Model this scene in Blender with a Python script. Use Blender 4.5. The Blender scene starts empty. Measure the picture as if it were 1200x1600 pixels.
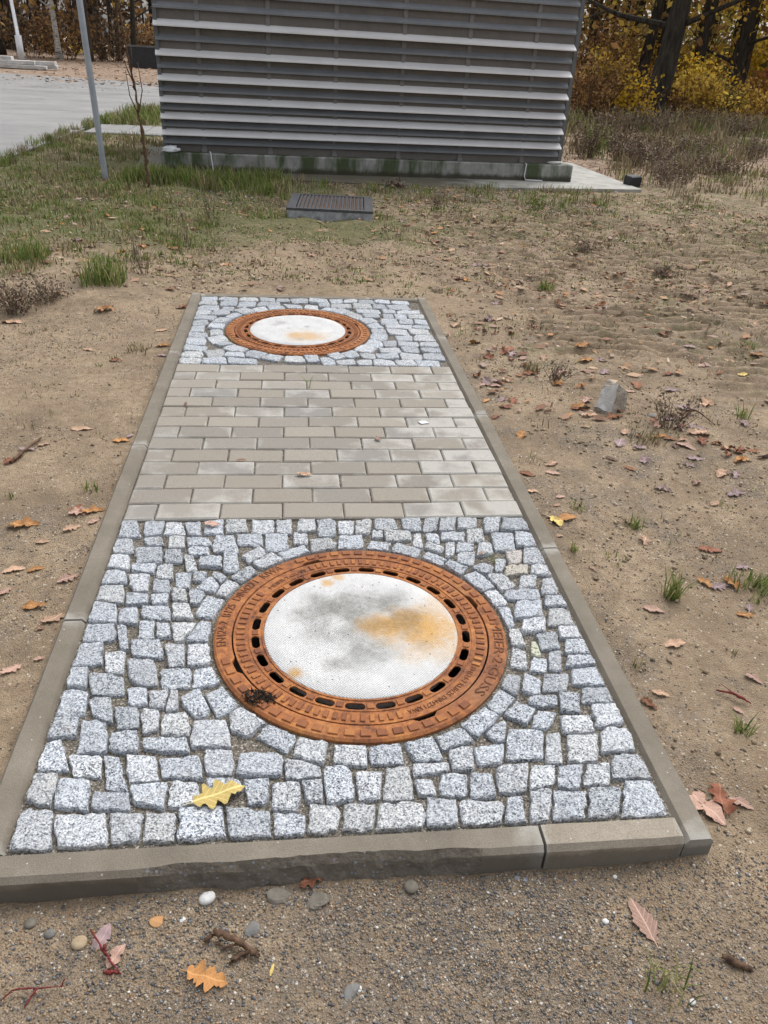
import bpy, math, random
import numpy as np
from mathutils import Matrix, Vector

random.seed(7)
rng = np.random.RandomState(11)
scene = bpy.context.scene
col = scene.collection
PI = math.pi

# ---------------------------------------------------------------- camera
cam_data = bpy.data.cameras.new('camera')
cam = bpy.data.objects.new('camera', cam_data)
col.objects.link(cam)
cam_data.sensor_fit = 'VERTICAL'
cam_data.sensor_height = 36.0
cam_data.sensor_width = 27.0
cam_data.lens = 27.3363
cam_data.clip_start = 0.02
cam_data.clip_end = 2000
cam.matrix_world = Matrix(((0.993345, 0.009143, -0.114815, -0.111131), (-0.103215, 0.513056, -0.852127, -2.148842), (0.051115, 0.858306, 0.510585, 1.305844), (0.000000, 0.000000, 0.000000, 1.000000)))
scene.camera = cam

# ---------------------------------------------------------------- overcast daylight
SUN_EL, SUN_ROT = math.radians(58), math.radians(40)
world = bpy.data.worlds.new('World')
scene.world = world
world.use_nodes = True
wn = world.node_tree.nodes
wl = world.node_tree.links
wn.clear()
sky = wn.new('ShaderNodeTexSky')
sky.sky_type = 'NISHITA'
sky.sun_disc = False
sky.sun_elevation = SUN_EL
sky.sun_rotation = SUN_ROT
sky.dust_density = 4.0
sky.air_density = 1.0
hs = wn.new('ShaderNodeHueSaturation')
hs.inputs['Saturation'].default_value = 0.2          # cloud cover: hardly any blue
bgn = wn.new('ShaderNodeBackground')
bgn.inputs['Strength'].default_value = 0.13
wo = wn.new('ShaderNodeOutputWorld')
wl.new(sky.outputs[0], hs.inputs['Color'])
wl.new(hs.outputs[0], bgn.inputs['Color'])
wl.new(bgn.outputs[0], wo.inputs['Surface'])

sun_data = bpy.data.lights.new('sun', 'SUN')
sun_data.energy = 1.0
sun_data.angle = math.radians(60)
sun_data.color = (1.0, 0.965, 0.92)
sun = bpy.data.objects.new('sun', sun_data)
col.objects.link(sun)
sd = Vector((math.sin(SUN_ROT) * math.cos(SUN_EL), math.cos(SUN_ROT) * math.cos(SUN_EL), math.sin(SUN_EL)))
sun.rotation_euler = sd.to_track_quat('Z', 'Y').to_euler()
sun.location = sd * 30

vs = scene.view_settings
vs.view_transform = 'Standard'
vs.look = 'None'
vs.exposure = 0.72
vs.gamma = 1.0
vs.use_curve_mapping = False
cyc = scene.cycles
cyc.max_bounces = 4
cyc.diffuse_bounces = 2
cyc.glossy_bounces = 2
cyc.transmission_bounces = 1

# ---------------------------------------------------------------- node helper
class N:
    def __init__(s, name):
        s.m = bpy.data.materials.new(name)
        s.m.use_nodes = True
        s.t = s.m.node_tree
        s.t.nodes.clear()
        s.out = s.new('ShaderNodeOutputMaterial')
        s.b = s.new('ShaderNodeBsdfPrincipled')
        s.t.links.new(s.b.outputs[0], s.out.inputs[0])
        s._pos = None

    def new(s, k):
        return s.t.nodes.new(k)

    def link(s, a, b):
        s.t.links.new(a, b)

    def put(s, sock, v):
        if isinstance(v, bpy.types.NodeSocket):
            s.link(v, sock)
        elif isinstance(v, (tuple, list)) and len(v) == 3 and sock.type == 'RGBA':
            sock.default_value = (*v, 1)
        else:
            sock.default_value = v

    def pos(s):
        if s._pos is None:
            s._pos = s.new('ShaderNodeNewGeometry').outputs['Position']
        return s._pos

    def obj(s):
        return s.new('ShaderNodeTexCoord').outputs['Object']

    def gen(s):
        return s.new('ShaderNodeTexCoord').outputs['Generated']

    def rand(s):
        return s.new('ShaderNodeObjectInfo').outputs['Random']

    def island(s):
        return s.new('ShaderNodeNewGeometry').outputs['Random Per Island']

    def attr(s, name):
        a = s.new('ShaderNodeAttribute')
        a.attribute_name = name
        return a.outputs['Color']

    def sep(s, c):
        n = s.new('ShaderNodeSeparateXYZ')
        s.link(c, n.inputs[0])
        return n.outputs

    def vscale(s, v, sc):
        n = s.new('ShaderNodeMapping')
        s.link(v, n.inputs['Vector'])
        n.inputs['Scale'].default_value = sc
        return n.outputs[0]

    def vadd(s, v, w):
        n = s.new('ShaderNodeVectorMath')
        n.operation = 'ADD'
        s.put(n.inputs[0], v)
        s.put(n.inputs[1], w)
        return n.outputs[0]

    def noise(s, scale, detail=3, rough=.55, vec=None, dist=0, color=False):
        n = s.new('ShaderNodeTexNoise')
        s.link(vec or s.pos(), n.inputs['Vector'])
        n.inputs['Scale'].default_value = scale
        n.inputs['Detail'].default_value = detail
        n.inputs['Roughness'].default_value = rough
        n.inputs['Distortion'].default_value = dist
        return n.outputs['Color' if color else 'Fac']

    def vor(s, scale, feature='F1', out='Distance', vec=None, rnd=1.0):
        n = s.new('ShaderNodeTexVoronoi')
        n.feature = feature
        s.link(vec or s.pos(), n.inputs['Vector'])
        n.inputs['Scale'].default_value = scale
        n.inputs['Randomness'].default_value = rnd
        return n.outputs[out]

    def ramp(s, fac, stops, interp='LINEAR'):
        n = s.new('ShaderNodeValToRGB')
        s.put(n.inputs[0], fac)
        e = n.color_ramp.elements
        n.color_ramp.interpolation = interp
        while len(e) < len(stops):
            e.new(0.5)
        for el, (p, c) in zip(e, stops):
            el.position = p
            if not isinstance(c, (tuple, list)):
                c = (c, c, c)
            el.color = (*c, 1)
        return n.outputs[0]

    def mix(s, fac, a, b, mode='MIX'):
        n = s.new('ShaderNodeMix')
        n.data_type = 'RGBA'
        n.blend_type = mode
        s.put(n.inputs[0], fac)
        s.put(n.inputs[6], a)
        s.put(n.inputs[7], b)
        return n.outputs[2]

    def math(s, op, a, b=0.0, clamp=False):
        n = s.new('ShaderNodeMath')
        n.operation = op
        n.use_clamp = clamp
        s.put(n.inputs[0], a)
        s.put(n.inputs[1], b)
        return n.outputs[0]

    def bump(s, h, strength=.5, dist=.01, normal=None):
        n = s.new('ShaderNodeBump')
        n.inputs['Strength'].default_value = strength
        n.inputs['Distance'].default_value = dist
        s.link(h, n.inputs['Height'])
        if normal is not None:
            s.link(normal, n.inputs['Normal'])
        return n.outputs[0]

    def done(s, color, rough=.85, spec=.3, normal=None, metal=0.0):
        s.put(s.b.inputs['Base Color'], color)
        s.put(s.b.inputs['Roughness'], rough)
        s.put(s.b.inputs['Specular IOR Level'], spec)
        s.put(s.b.inputs['Metallic'], metal)
        if normal is not None:
            s.link(normal, s.b.inputs['Normal'])
        return s.m

    def blob(s, vec, x, y, r, soft=.5, wob=.35, wscale=9.0):
        """soft round stain of radius r at (x, y) in the given coordinates"""
        n = s.new('ShaderNodeVectorMath')
        n.operation = 'DISTANCE'
        s.link(vec, n.inputs[0])
        n.inputs[1].default_value = (x, y, 0)
        d = s.math('ADD', n.outputs['Value'], s.math('MULTIPLY', s.math('SUBTRACT', s.noise(wscale, 4, .6, vec), .5), 2 * wob * r))
        return s.ramp(s.math('DIVIDE', d, r), [(max(0, 1 - soft), 1.0), (1.0, 0.0)], 'EASE')

# ---------------------------------------------------------------- mesh helpers
class MB:
    def __init__(s):
        s.v = []
        s.f = []

    def box(s, x0, x1, y0, y1, z0, z1, M=None):
        k = len(s.v)
        pts = [(x0, y0, z0), (x1, y0, z0), (x1, y1, z0), (x0, y1, z0), (x0, y0, z1), (x1, y0, z1), (x1, y1, z1), (x0, y1, z1)]
        if M is not None:
            pts = [tuple(M @ Vector(p)) for p in pts]
        s.v += pts
        s.f += [tuple(k + i for i in q) for q in ((0, 3, 2, 1), (4, 5, 6, 7), (0, 1, 5, 4), (1, 2, 6, 5), (2, 3, 7, 6), (3, 0, 4, 7))]
        return s

    def cbox(s, x0, x1, y0, y1, z0, z1, c):
        """box with its upper edges chamfered by c"""
        k = len(s.v)
        s.v += [(x0, y0, z0), (x1, y0, z0), (x1, y1, z0), (x0, y1, z0),
                (x0, y0, z1 - c), (x1, y0, z1 - c), (x1, y1, z1 - c), (x0, y1, z1 - c),
                (x0 + c, y0 + c, z1), (x1 - c, y0 + c, z1), (x1 - c, y1 - c, z1), (x0 + c, y1 - c, z1)]
        s.f += [(k, k + 3, k + 2, k + 1), (k + 8, k + 9, k + 10, k + 11)]
        for a in (0, 4):
            for i in range(4):
                j = (i + 1) % 4
                s.f.append((k + a + i, k + a + j, k + a + 4 + j, k + a + 4 + i))
        return s

    def tube(s, pts, radii, n=8, cap=True):
        k0 = len(s.v)
        pts = [Vector(p) for p in pts]
        for i, p in enumerate(pts):
            a = pts[max(0, i - 1)]
            b = pts[min(len(pts) - 1, i + 1)]
            t = (b - a)
            if t.length < 1e-9:
                t = Vector((0, 0, 1))
            t.normalize()
            e = Vector((1, 0, 0)) if abs(t.x) < .8 else Vector((0, 1, 0))
            u = t.cross(e).normalized()
            w = t.cross(u)
            for j in range(n):
                an = 2 * PI * j / n
                s.v.append(tuple(p + (u * math.cos(an) + w * math.sin(an)) * radii[i]))
        for i in range(len(pts) - 1):
            for j in range(n):
                a = k0 + i * n + j
                b = k0 + i * n + (j + 1) % n
                s.f.append((a, b, b + n, a + n))
        if cap:
            s.f.append(tuple(k0 + j for j in reversed(range(n))))
            e0 = k0 + (len(pts) - 1) * n
            s.f.append(tuple(e0 + j for j in range(n)))
        return s

    def mesh(s, name, mt, smooth=False):
        me = bpy.data.meshes.new(name)
        me.from_pydata(s.v, [], s.f)
        if smooth:
            me.polygons.foreach_set('use_smooth', [True] * len(me.polygons))
        if mt:
            me.materials.append(mt)
        me.update()
        return me

    def build(s, name, mt, parent=None, smooth=False, loc=None):
        return link(name, s.mesh(name, mt, smooth), parent, loc)

def link(name, me, parent=None, loc=None, rot=None):
    o = bpy.data.objects.new(name, me)
    col.objects.link(o)
    if parent is not None:
        o.parent = parent
    if loc is not None:
        o.location = loc
    if rot is not None:
        o.rotation_euler = rot
    return o

def np_mesh(name, verts, faces, mt, smooth=False):
    """mesh from numpy arrays: verts (n,3), faces (m,k) with constant k"""
    me = bpy.data.meshes.new(name)
    nv, nf, k = len(verts), len(faces), faces.shape[1]
    me.vertices.add(nv)
    me.vertices.foreach_set('co', np.ascontiguousarray(verts, dtype=np.float32).ravel())
    me.loops.add(nf * k)
    me.loops.foreach_set('vertex_index', np.ascontiguousarray(faces, dtype=np.int32).ravel())
    me.polygons.add(nf)
    me.polygons.foreach_set('loop_start', np.arange(0, nf * k, k, dtype=np.int32))
    me.polygons.foreach_set('loop_total', np.full(nf, k, dtype=np.int32))
    if smooth:
        me.polygons.foreach_set('use_smooth', np.ones(nf, dtype=bool))
    me.materials.append(mt)
    me.update(calc_edges=True)
    return me

def tag(o, label, cat=None, group=None, kind=None):
    o['label'] = label
    if cat:
        o['category'] = cat
    if group:
        o['group'] = group
    if kind:
        o['kind'] = kind
    return o

def thing(name, label, cat, loc=(0, 0, 0), rz=0.0, group=None):
    o = bpy.data.objects.new(name, None)
    o.empty_display_size = .1
    col.objects.link(o)
    o.location = loc
    o.rotation_euler = (0, 0, rz)
    return tag(o, label, cat, group)

# ---------------------------------------------------------------- value noise and terrain height
_tab = np.random.RandomState(5).rand(256, 256)

def vnoise(x, y, scale, seed=0):
    x = np.asarray(x, float) / scale + seed * 17.31
    y = np.asarray(y, float) / scale + seed * 9.77
    xi = np.floor(x).astype(int)
    yi = np.floor(y).astype(int)
    fx = x - xi
    fy = y - yi
    fx = fx * fx * (3 - 2 * fx)
    fy = fy * fy * (3 - 2 * fy)
    g = lambda a, b: _tab[a % 256, b % 256]
    return (g(xi, yi) * (1 - fx) + g(xi + 1, yi) * fx) * (1 - fy) + (g(xi, yi + 1) * (1 - fx) + g(xi + 1, yi + 1) * fx) * fy

def sstep(a, b, x):
    t = np.clip((np.asarray(x, float) - a) / (b - a), 0, 1)
    return t * t * (3 - 2 * t)

PX, PY0, PY1 = 0.65, -1.178, 2.541          # inner edge of the kerb frame
KW = 0.06                                    # kerb width

# edge of the driveway, seen from above
DRIVE = [(-3.5, 3.0), (-3.47, 8.1), (-3.4, 12.0), (-3.42, 15.3), (-3.3, 17.5), (-1.0, 18.6), (6.0, 19.5), (6.0, 25.5), (-2.0, 27.0), (-7.5, 28.5), (-30, 34.0), (-30, 3.0)]

def gz(x, y):
    x = np.asarray(x, float)
    y = np.asarray(y, float)
    z = -0.034 + 0.02 * (vnoise(x, y, .42, 1) - .5) + 0.014 * (vnoise(x, y, .13, 2) - .5) + 0.006 * (vnoise(x, y, .045, 3) - .5)
    z = z + 0.05 * (vnoise(x, y, 1.7, 4) - .5) * sstep(2.9, 4.5, y)
    z = z - 0.030 * sstep(-.95, -1.22, y)                         # the ground drops in front of the pad
    z = z - 0.022 * sstep(.75, 1.05, x) * sstep(.8, -.9, y)
    bank = sstep(2.1, 2.55, y + .35 * (x + 1.6) + .35 * (vnoise(x, y, .5, 6) - .5)) * sstep(-.75, -1.25, x)
    z = z + 0.055 * bank * sstep(8, 6, y)
    # tyre marks pressed into the wet sand at the right
    tr = sstep(.95, 1.6, x) * sstep(.9, 1.6, y) * sstep(6.2, 5.2, y) * sstep(7.5, 6, x)
    ph = (y + .12 * x) / .115 + 1.8 * vnoise(x, y, .6, 8)
    z = z + tr * 0.030 * np.sin(ph * 2 * PI) * (vnoise(x, y, .3, 9) > .32) * (.3 + .7 * vnoise(x, y, .17, 10))
    z = z + tr * 0.024 * (vnoise(x, y, .07, 11) - .5)
    z = z + 0.03 * (vnoise(x, y, .16, 12) - .5) * sstep(2.5, 3.4, y) * sstep(12, 9, y) + 0.012 * (vnoise(x, y, .06, 13) - .5) * sstep(2.4, 3.0, y) * sstep(9, 7, y)
    pad = sstep(PX + .04, PX - .01, np.abs(x)) * sstep(PY0 - .04, PY0 + .01, y) * sstep(PY1 + .04, PY1 - .01, y)
    z = z * (1 - pad) - .38 * pad
    flat = np.maximum(sstep(-3.1, -3.45, x) * sstep(2.5, 3, y), sstep(14, 16.5, y))
    z = z * (1 - flat) - .062 * flat
    slab = sstep(7.25, 7.55, y) * sstep(10.6, 10.3, y) * sstep(-2.0, -1.6, x) * sstep(4.6, 4.2, x)
    return z * (1 - slab) - .07 * slab

def gzs(x, y):
    return float(gz(x, y))
# ================================================================ materials
def m_ground():
    n = N('sandy_ground')
    mask = n.sep(n.attr('mask'))
    fine = n.noise(420, 2, .7)
    mid = n.noise(34, 4, .68)
    big = n.noise(2.3, 3, .6)
    sand = n.ramp(n.math('ADD', n.math('MULTIPLY', fine, .55), n.math('MULTIPLY', mid, .45)),
                  [(.30, (.14, .098, .064)), (.43, (.29, .214, .141)), (.58, (.425, .325, .220)), (.74, (.60, .49, .36))])
    sand = n.mix(n.ramp(big, [(.40, 0.0), (.64, .6)]), sand, (.20, .147, .098))
    sand = n.mix(n.ramp(n.noise(7.5, 4, .7), [(.47, 0.0), (.68, .55)]), sand, (.155, .118, .077))
    gc = n.vor(210, 'F1', 'Color')
    gd = n.vor(210, 'F1', 'Distance')
    gs = n.sep(gc)
    grav = n.ramp(gs[0], [(0, (.06, .058, .058)), (.25, (.115, .108, .102)), (.48, (.20, .158, .115)), (.68, (.165, .162, .162)), (.88, (.29, .23, .165)), (.97, (.52, .49, .45))])
    grav = n.mix(n.ramp(gd, [(.35, 0.0), (.75, .6)]), grav, (.17, .125, .08))
    gm = n.ramp(n.math('ADD', mask[0], n.math('MULTIPLY', n.math('SUBTRACT', n.noise(9, 4, .75), .5), 1.9)), [(.30, 0.0), (.85, .8)])
    c = n.mix(gm, sand, grav)
    # scattered single light and dark grains in the sand
    sc = n.sep(n.vor(120, 'F1', 'Color'))
    sdist = n.vor(120, 'F1', 'Distance')
    pick = n.math('MULTIPLY', n.math('GREATER_THAN', sc[1], .82), n.math('LESS_THAN', sdist, .36))
    c = n.mix(pick, c, n.ramp(sc[2], [(0, (.06, .055, .05)), (.5, (.3, .24, .17)), (1, (.62, .56, .46))]))
    moss = n.ramp(n.noise(60, 4, .7), [(.32, (.062, .068, .027)), (.55, (.135, .138, .055)), (.75, (.24, .215, .105))])
    mm = n.ramp(n.math('ADD', mask[1], n.math('MULTIPLY', n.math('SUBTRACT', n.noise(5.5, 6, .7), .5), 1.3)), [(.42, 0.0), (.75, .9)])
    c = n.mix(mm, c, moss)
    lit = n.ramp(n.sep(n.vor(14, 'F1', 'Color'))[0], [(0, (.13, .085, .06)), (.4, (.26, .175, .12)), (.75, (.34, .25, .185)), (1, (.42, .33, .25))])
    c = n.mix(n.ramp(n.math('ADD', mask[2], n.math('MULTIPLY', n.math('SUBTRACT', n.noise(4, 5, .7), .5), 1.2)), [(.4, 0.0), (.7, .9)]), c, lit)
    h = n.math('ADD', n.math('MULTIPLY', mid, .7), n.math('ADD', n.math('MULTIPLY', fine, .5), n.math('MULTIPLY', gd, -.5)))
    return n.done(c, n.ramp(mid, [(.3, .95), (.8, .72)]), .25, n.bump(h, .85, .010))

def m_granite():
    n = N('granite')
    r = n.rand()
    a = n.sep(n.vor(400, 'F1', 'Color'))[0]
    b = n.sep(n.vor(230, 'F1', 'Color'))[1]
    g = n.math('ADD', n.math('MULTIPLY', a, .62), n.math('MULTIPLY', b, .38))
    g = n.math('ADD', g, n.math('MULTIPLY', n.math('SUBTRACT', n.noise(500, 2, .6), .5), .35))
    base = n.ramp(g, [(.13, (.05, .053, .06)), (.27, (.17, .18, .195)), (.42, (.365, .376, .396)), (.60, (.515, .525, .54)), (.84, (.71, .71, .706))])
    flat = n.math('FRACT', n.math('MULTIPLY', r, 13.7))
    base = n.mix(n.math('MULTIPLY', flat, .28), base, (.40, .41, .43))
    base = n.mix(1.0, base, n.math('ADD', .93, n.math('MULTIPLY', n.math('FRACT', n.math('MULTIPLY', r, 57.3)), .27)), 'MULTIPLY')
    base = n.mix(1.0, base, (.965, .985, 1.01), 'MULTIPLY')
    tint = n.ramp(r, [(0, (.82, .84, .86)), (.18, (.94, .96, .99)), (.36, (.88, .90, .93)), (.55, (1, 1, 1)), (.68, (.85, .86, .87)), (.8, (1.0, 1.0, .99)), (.9, (.93, .92, .89)), (1, (.92, .94, .98))], 'CONSTANT')
    c = n.mix(1.0, base, tint, 'MULTIPLY')
    c = n.mix(n.ramp(n.noise(22, 5, .7), [(.54, 0.0), (.76, .42)]), c, (.27, .235, .19))       # sand washed on to the faces
    h = n.math('ADD', n.noise(42, 5, .65), n.math('MULTIPLY', n.noise(210, 3, .6), .35))
    return n.done(c, .72, .35, n.bump(h, .8, .012))

def m_odd_stone(name, c0, c1):
    n = N(name)
    a = n.sep(n.vor(260, 'F1', 'Color'))[0]
    c = n.mix(n.ramp(a, [(.1, 0.0), (.35, 1.0)]), c0, c1)
    return n.done(c, .75, .3, n.bump(n.noise(50, 5, .65), .7, .01))

def m_joint():
    n = N('joint_sand')
    g = n.sep(n.vor(330, 'F1', 'Color'))
    c = n.ramp(g[0], [(0, (.055, .05, .043)), (.4, (.135, .118, .095)), (.75, (.205, .18, .145)), (.93, (.34, .315, .28)), (1, (.48, .45, .41))])
    c = n.mix(n.ramp(n.noise(9, 5, .7), [(.52, 0.0), (.8, .75)]), c, (.055, .06, .025))
    return n.done(c, .9, .25, n.bump(n.math('ADD', n.noise(90, 4, .7), g[1]), .8, .006))

def m_paver():
    n = N('paver_concrete')
    r = n.rand()
    ob = n.obj()
    off = n.new('ShaderNodeCombineXYZ')
    n.link(n.math('MULTIPLY', r, 37.0), off.inputs[0])
    n.link(n.math('MULTIPLY', r, 91.0), off.inputs[1])
    v = n.vadd(ob, off.outputs[0])
    p = n.sep(ob)
    # lime bloom creeping in from the rims of each stone
    ex = n.math('MULTIPLY', n.math('ABSOLUTE', p[0]), 1 / .098)
    ey = n.math('MULTIPLY', n.math('ABSOLUTE', p[1]), 1 / .048)
    edge = n.math('MAXIMUM', n.math('POWER', ex, 6.0), n.math('MULTIPLY', n.math('POWER', ey, 5.0), .9))
    bl = n.math('ADD', n.math('MULTIPLY', edge, .40), n.math('MULTIPLY', n.math('SUBTRACT', n.noise(9, 3, .5, v), .5), 1.7))
    bl = n.math('ADD', bl, n.math('MULTIPLY', n.math('SUBTRACT', r, .5), .5))
    wx = n.sep(n.pos())
    bl = n.math('ADD', bl, n.ramp(wx[0], [(.15, 0.0), (.62, .5)]))
    body = n.ramp(r, [(0, (.29, .262, .22)), (.3, (.345, .315, .268)), (.5, (.255, .238, .212)), (.7, (.305, .275, .23)), (.85, (.26, .252, .238)), (1, (.36, .33, .285))])
    c = n.mix(n.ramp(bl, [(.22, 0.0), (.62, .85)]), body, (.50, .485, .45))
    c = n.mix(n.ramp(n.noise(380, 2, .7), [(.42, .4), (.58, 0.0)]), c, (.12, .10, .08))
    c = n.mix(n.ramp(n.noise(26, 5, .7), [(.58, 0.0), (.8, .3)]), c, (.16, .13, .095))
    return n.done(c, .8, .3, n.bump(n.math('ADD', n.noise(420, 3, .7), n.math('MULTIPLY', n.noise(30, 3, .6), .6)), .35, .003))

def m_kerb(name, k):
    n = N(name)
    c = n.ramp(n.noise(7, 5, .65), [(.3, (.165 * k, .142 * k, .112 * k)), (.55, (.215 * k, .188 * k, .150 * k)), (.75, (.265 * k, .235 * k, .19 * k))])
    c = n.mix(n.ramp(n.noise(500, 2, .7), [(.4, .35), (.55, 0.0)]), c, (.07, .06, .05))
    sp = n.sep(n.vor(95, 'F1', 'Color'))
    c = n.mix(n.math('MULTIPLY', n.math('GREATER_THAN', sp[0], .96), n.math('LESS_THAN', n.vor(95), .16)), c, (.5, .47, .42))
    # pale lime bloom at the ends of the stones
    ob = n.sep(n.gen())
    e = n.math('ADD', n.math('MULTIPLY', n.math('ABSOLUTE', n.math('SUBTRACT', ob[0], .5)), 2.0), n.math('MULTIPLY', n.math('SUBTRACT', n.noise(14, 4, .6), .5), .22))
    c = n.mix(n.ramp(e, [(.93, 0.0), (1.03, .55)]), c, (.40, .39, .36))
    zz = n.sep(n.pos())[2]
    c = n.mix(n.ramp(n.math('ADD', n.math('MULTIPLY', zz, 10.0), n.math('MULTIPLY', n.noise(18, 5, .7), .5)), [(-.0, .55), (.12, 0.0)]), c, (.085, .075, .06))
    return n.done(c, .8, .3, n.bump(n.math('ADD', n.noise(300, 3, .7), n.math('MULTIPLY', n.noise(40, 4, .6), .8)), .4, .004))

def m_broken():
    n = N('broken_concrete')
    c = n.ramp(n.noise(60, 5, .7), [(.3, (.135, .117, .094)), (.6, (.20, .175, .142)), (.8, (.26, .23, .19))])
    sp = n.sep(n.vor(120, 'F1', 'Color'))
    c = n.mix(n.math('MULTIPLY', n.math('GREATER_THAN', sp[0], .85), n.math('LESS_THAN', n.vor(120), .35)), c, (.25, .26, .29))
    return n.done(c, .85, .3, n.bump(n.noise(70, 5, .7), 1.0, .012))

def m_rust():
    n = N('rusty_cast_iron')
    a = n.noise(6.5, 6, .74)
    b = n.noise(52, 5, .75)
    f = n.math('ADD', n.math('MULTIPLY', a, .62), n.math('MULTIPLY', b, .38))
    c = n.ramp(f, [(.34, (.095, .042, .027)), (.44, (.22, .083, .036)), (.53, (.35, .132, .044)), (.63, (.48, .205, .06)), (.76, (.58, .30, .095))])
    c = n.mix(n.ramp(n.noise(3.2, 4, .6), [(.50, 0.0), (.68, .65)]), c, (.19, .10, .066))
    c = n.mix(n.ramp(n.noise(300, 2, .7), [(.6, 0.0), (.75, .35)]), c, (.58, .40, .27))
    c = n.mix(n.ramp(n.noise(260, 3, .7), [(.28, .5), (.42, 0.0)]), c, (.09, .038, .022))
    return n.done(c, .78, .3, n.bump(n.math('ADD', n.noise(140, 4, .7), n.math('MULTIPLY', b, .6)), .5, .003))

def m_disc(name, grey, orange, brown=()):
    n = N(name)
    ob = n.obj()
    c = n.ramp(n.noise(10, 5, .65, ob), [(.3, (.53, .535, .535)), (.6, (.63, .632, .628)), (.8, (.70, .70, .695))])
    w = n.noise(95, 2, .5, n.vscale(ob, (1, .12, 1)))
    c = n.mix(n.ramp(w, [(.55, 0.0), (.8, .28)]), c, (.48, .48, .47))
    for (x, y, r, s) in grey:
        c = n.mix(n.math('MULTIPLY', n.blob(ob, x, y, r, .85, .75, 15), n.math('MULTIPLY', n.ramp(n.noise(85, 4, .75, ob), [(.3, .55), (.6, 1.0)]), s)), c, (.215, .215, .20))
    for (x, y, r, s) in orange:
        c = n.mix(n.math('MULTIPLY', n.blob(ob, x, y, r, .8, .6, 13), n.math('MULTIPLY', n.ramp(n.noise(75, 4, .75, ob), [(.3, .6), (.6, 1.0)]), s)), c, (.56, .325, .10))
    for (x, y, r, s) in brown:
        c = n.mix(n.math('MULTIPLY', n.blob(ob, x, y, r, .9, .7, 16), n.math('MULTIPLY', n.ramp(n.noise(95, 4, .75, ob), [(.3, .4), (.6, 1.0)]), s)), c, (.26, .175, .085))
    c = n.mix(n.ramp(n.noise(330, 2, .7, ob), [(.63, 0.0), (.69, .75)]), c, (.12, .11, .10))
    pit = n.math('MULTIPLY', n.math('GREATER_THAN', n.sep(n.vor(60, 'F1', 'Color', ob))[0], .80), n.math('LESS_THAN', n.vor(60, vec=ob), .15))
    c = n.mix(n.math('MULTIPLY', pit, .8), c, (.10, .095, .085))
    c = n.mix(n.ramp(n.noise(28, 5, .75, ob), [(.5, 0.0), (.75, .22)]), c, (.33, .30, .25))
    # woven imprint left by the mould
    q = n.sep(ob)
    g = n.math('MULTIPLY', n.math('SINE', n.math('MULTIPLY', q[0], 2 * PI / .0068)), n.math('SINE', n.math('MULTIPLY', q[1], 2 * PI / .0068)))
    h = n.math('ADD', n.math('MULTIPLY', g, .35), n.math('ADD', n.noise(160, 3, .7, ob), n.math('MULTIPLY', pit, -1.5)))
    return n.done(c, .85, .25, n.bump(h, .6, .004))

def m_simple(name, c0, c1, scale=20, rough=.8, bump=.3, bd=.004, spec=.3, metal=0.0, lo=.35, hi=.65):
    n = N(name)
    c = n.mix(n.ramp(n.noise(scale, 5, .65), [(lo, 0.0), (hi, 1.0)]), c0, c1)
    return n.done(c, rough, spec, n.bump(n.noise(scale * 4, 4, .65), bump, bd) if bump else None, metal)

def m_leaf(name, c0, c1, c2):
    n = N(name)
    g = n.sep(n.gen())
    r = n.rand()
    off = n.new('ShaderNodeCombineXYZ')
    n.link(n.math('MULTIPLY', r, 50.0), off.inputs[2])
    v = n.vadd(n.obj(), off.outputs[0])
    c = n.ramp(n.noise(55, 4, .65, v), [(.32, c0), (.52, c1), (.72, c2)])
    c = n.mix(n.ramp(n.noise(150, 4, .7, v), [(.55, 0.0), (.7, .65)]), c, tuple(k * .35 for k in c0))
    br = n.math('ADD', .72, n.math('MULTIPLY', r, .5))
    c = n.mix(1.0, c, br, 'MULTIPLY')
    # midrib and side veins
    y = n.math('ABSOLUTE', n.math('SUBTRACT', g[1], .5))
    rib = n.ramp(y, [(.012, .55), (.04, 0.0)])
    vein = n.math('FRACT', n.math('MULTIPLY', n.math('SUBTRACT', g[0], n.math('MULTIPLY', y, .55)), 8.0))
    vn = n.ramp(n.math('ABSOLUTE', n.math('SUBTRACT', vein, .5)), [(.03, .3), (.09, 0.0)])
    c = n.mix(n.math('MAXIMUM', rib, vn), c, tuple(min(1, k * 1.35 + .03) for k in c2))
    n.b.inputs['Subsurface Weight'].default_value = 0.0
    return n.done(c, .68, .3, n.bump(n.noise(80, 3, .6, v), .4, .003))

def m_island(name, stops, rough=.8, interp='LINEAR', scale=0, amt=.25):
    n = N(name)
    c = n.ramp(n.island(), stops, interp)
    if scale:
        c = n.mix(n.math('MULTIPLY', n.ramp(n.noise(scale, 3, .6), [(.35, 1.0), (.65, 0.0)]), amt), c, tuple(.45 * k for k in stops[0][1]))
    return n.done(c, rough, .25)

def m_foliage(name, stops, k=.45):
    n = N(name)
    c = n.ramp(n.island(), stops)
    n.done(c, .75, .2)
    tr = n.new('ShaderNodeBsdfTranslucent')
    n.link(c, tr.inputs['Color'])
    mx = n.new('ShaderNodeMixShader')
    mx.inputs[0].default_value = k
    n.link(n.b.outputs[0], mx.inputs[1])
    n.link(tr.outputs[0], mx.inputs[2])
    n.link(mx.outputs[0], n.out.inputs[0])
    return n.m

def m_bark(name, c0, c1):
    n = N(name)
    v = n.vscale(n.pos(), (1, 1, .16))
    h = n.noise(14, 6, .7, v)
    return n.done(n.ramp(h, [(.35, c0), (.65, c1)]), .92, .2, n.bump(h, .9, .05))

def m_birch():
    n = N('birch_bark')
    v = n.vscale(n.pos(), (1, 1, 4.0))
    c = n.ramp(n.noise(5, 5, .7, v), [(.40, (.07, .06, .055)), (.47, (.50, .47, .43)), (.8, (.62, .6, .57))])
    return n.done(c, .8, .25)

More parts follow.
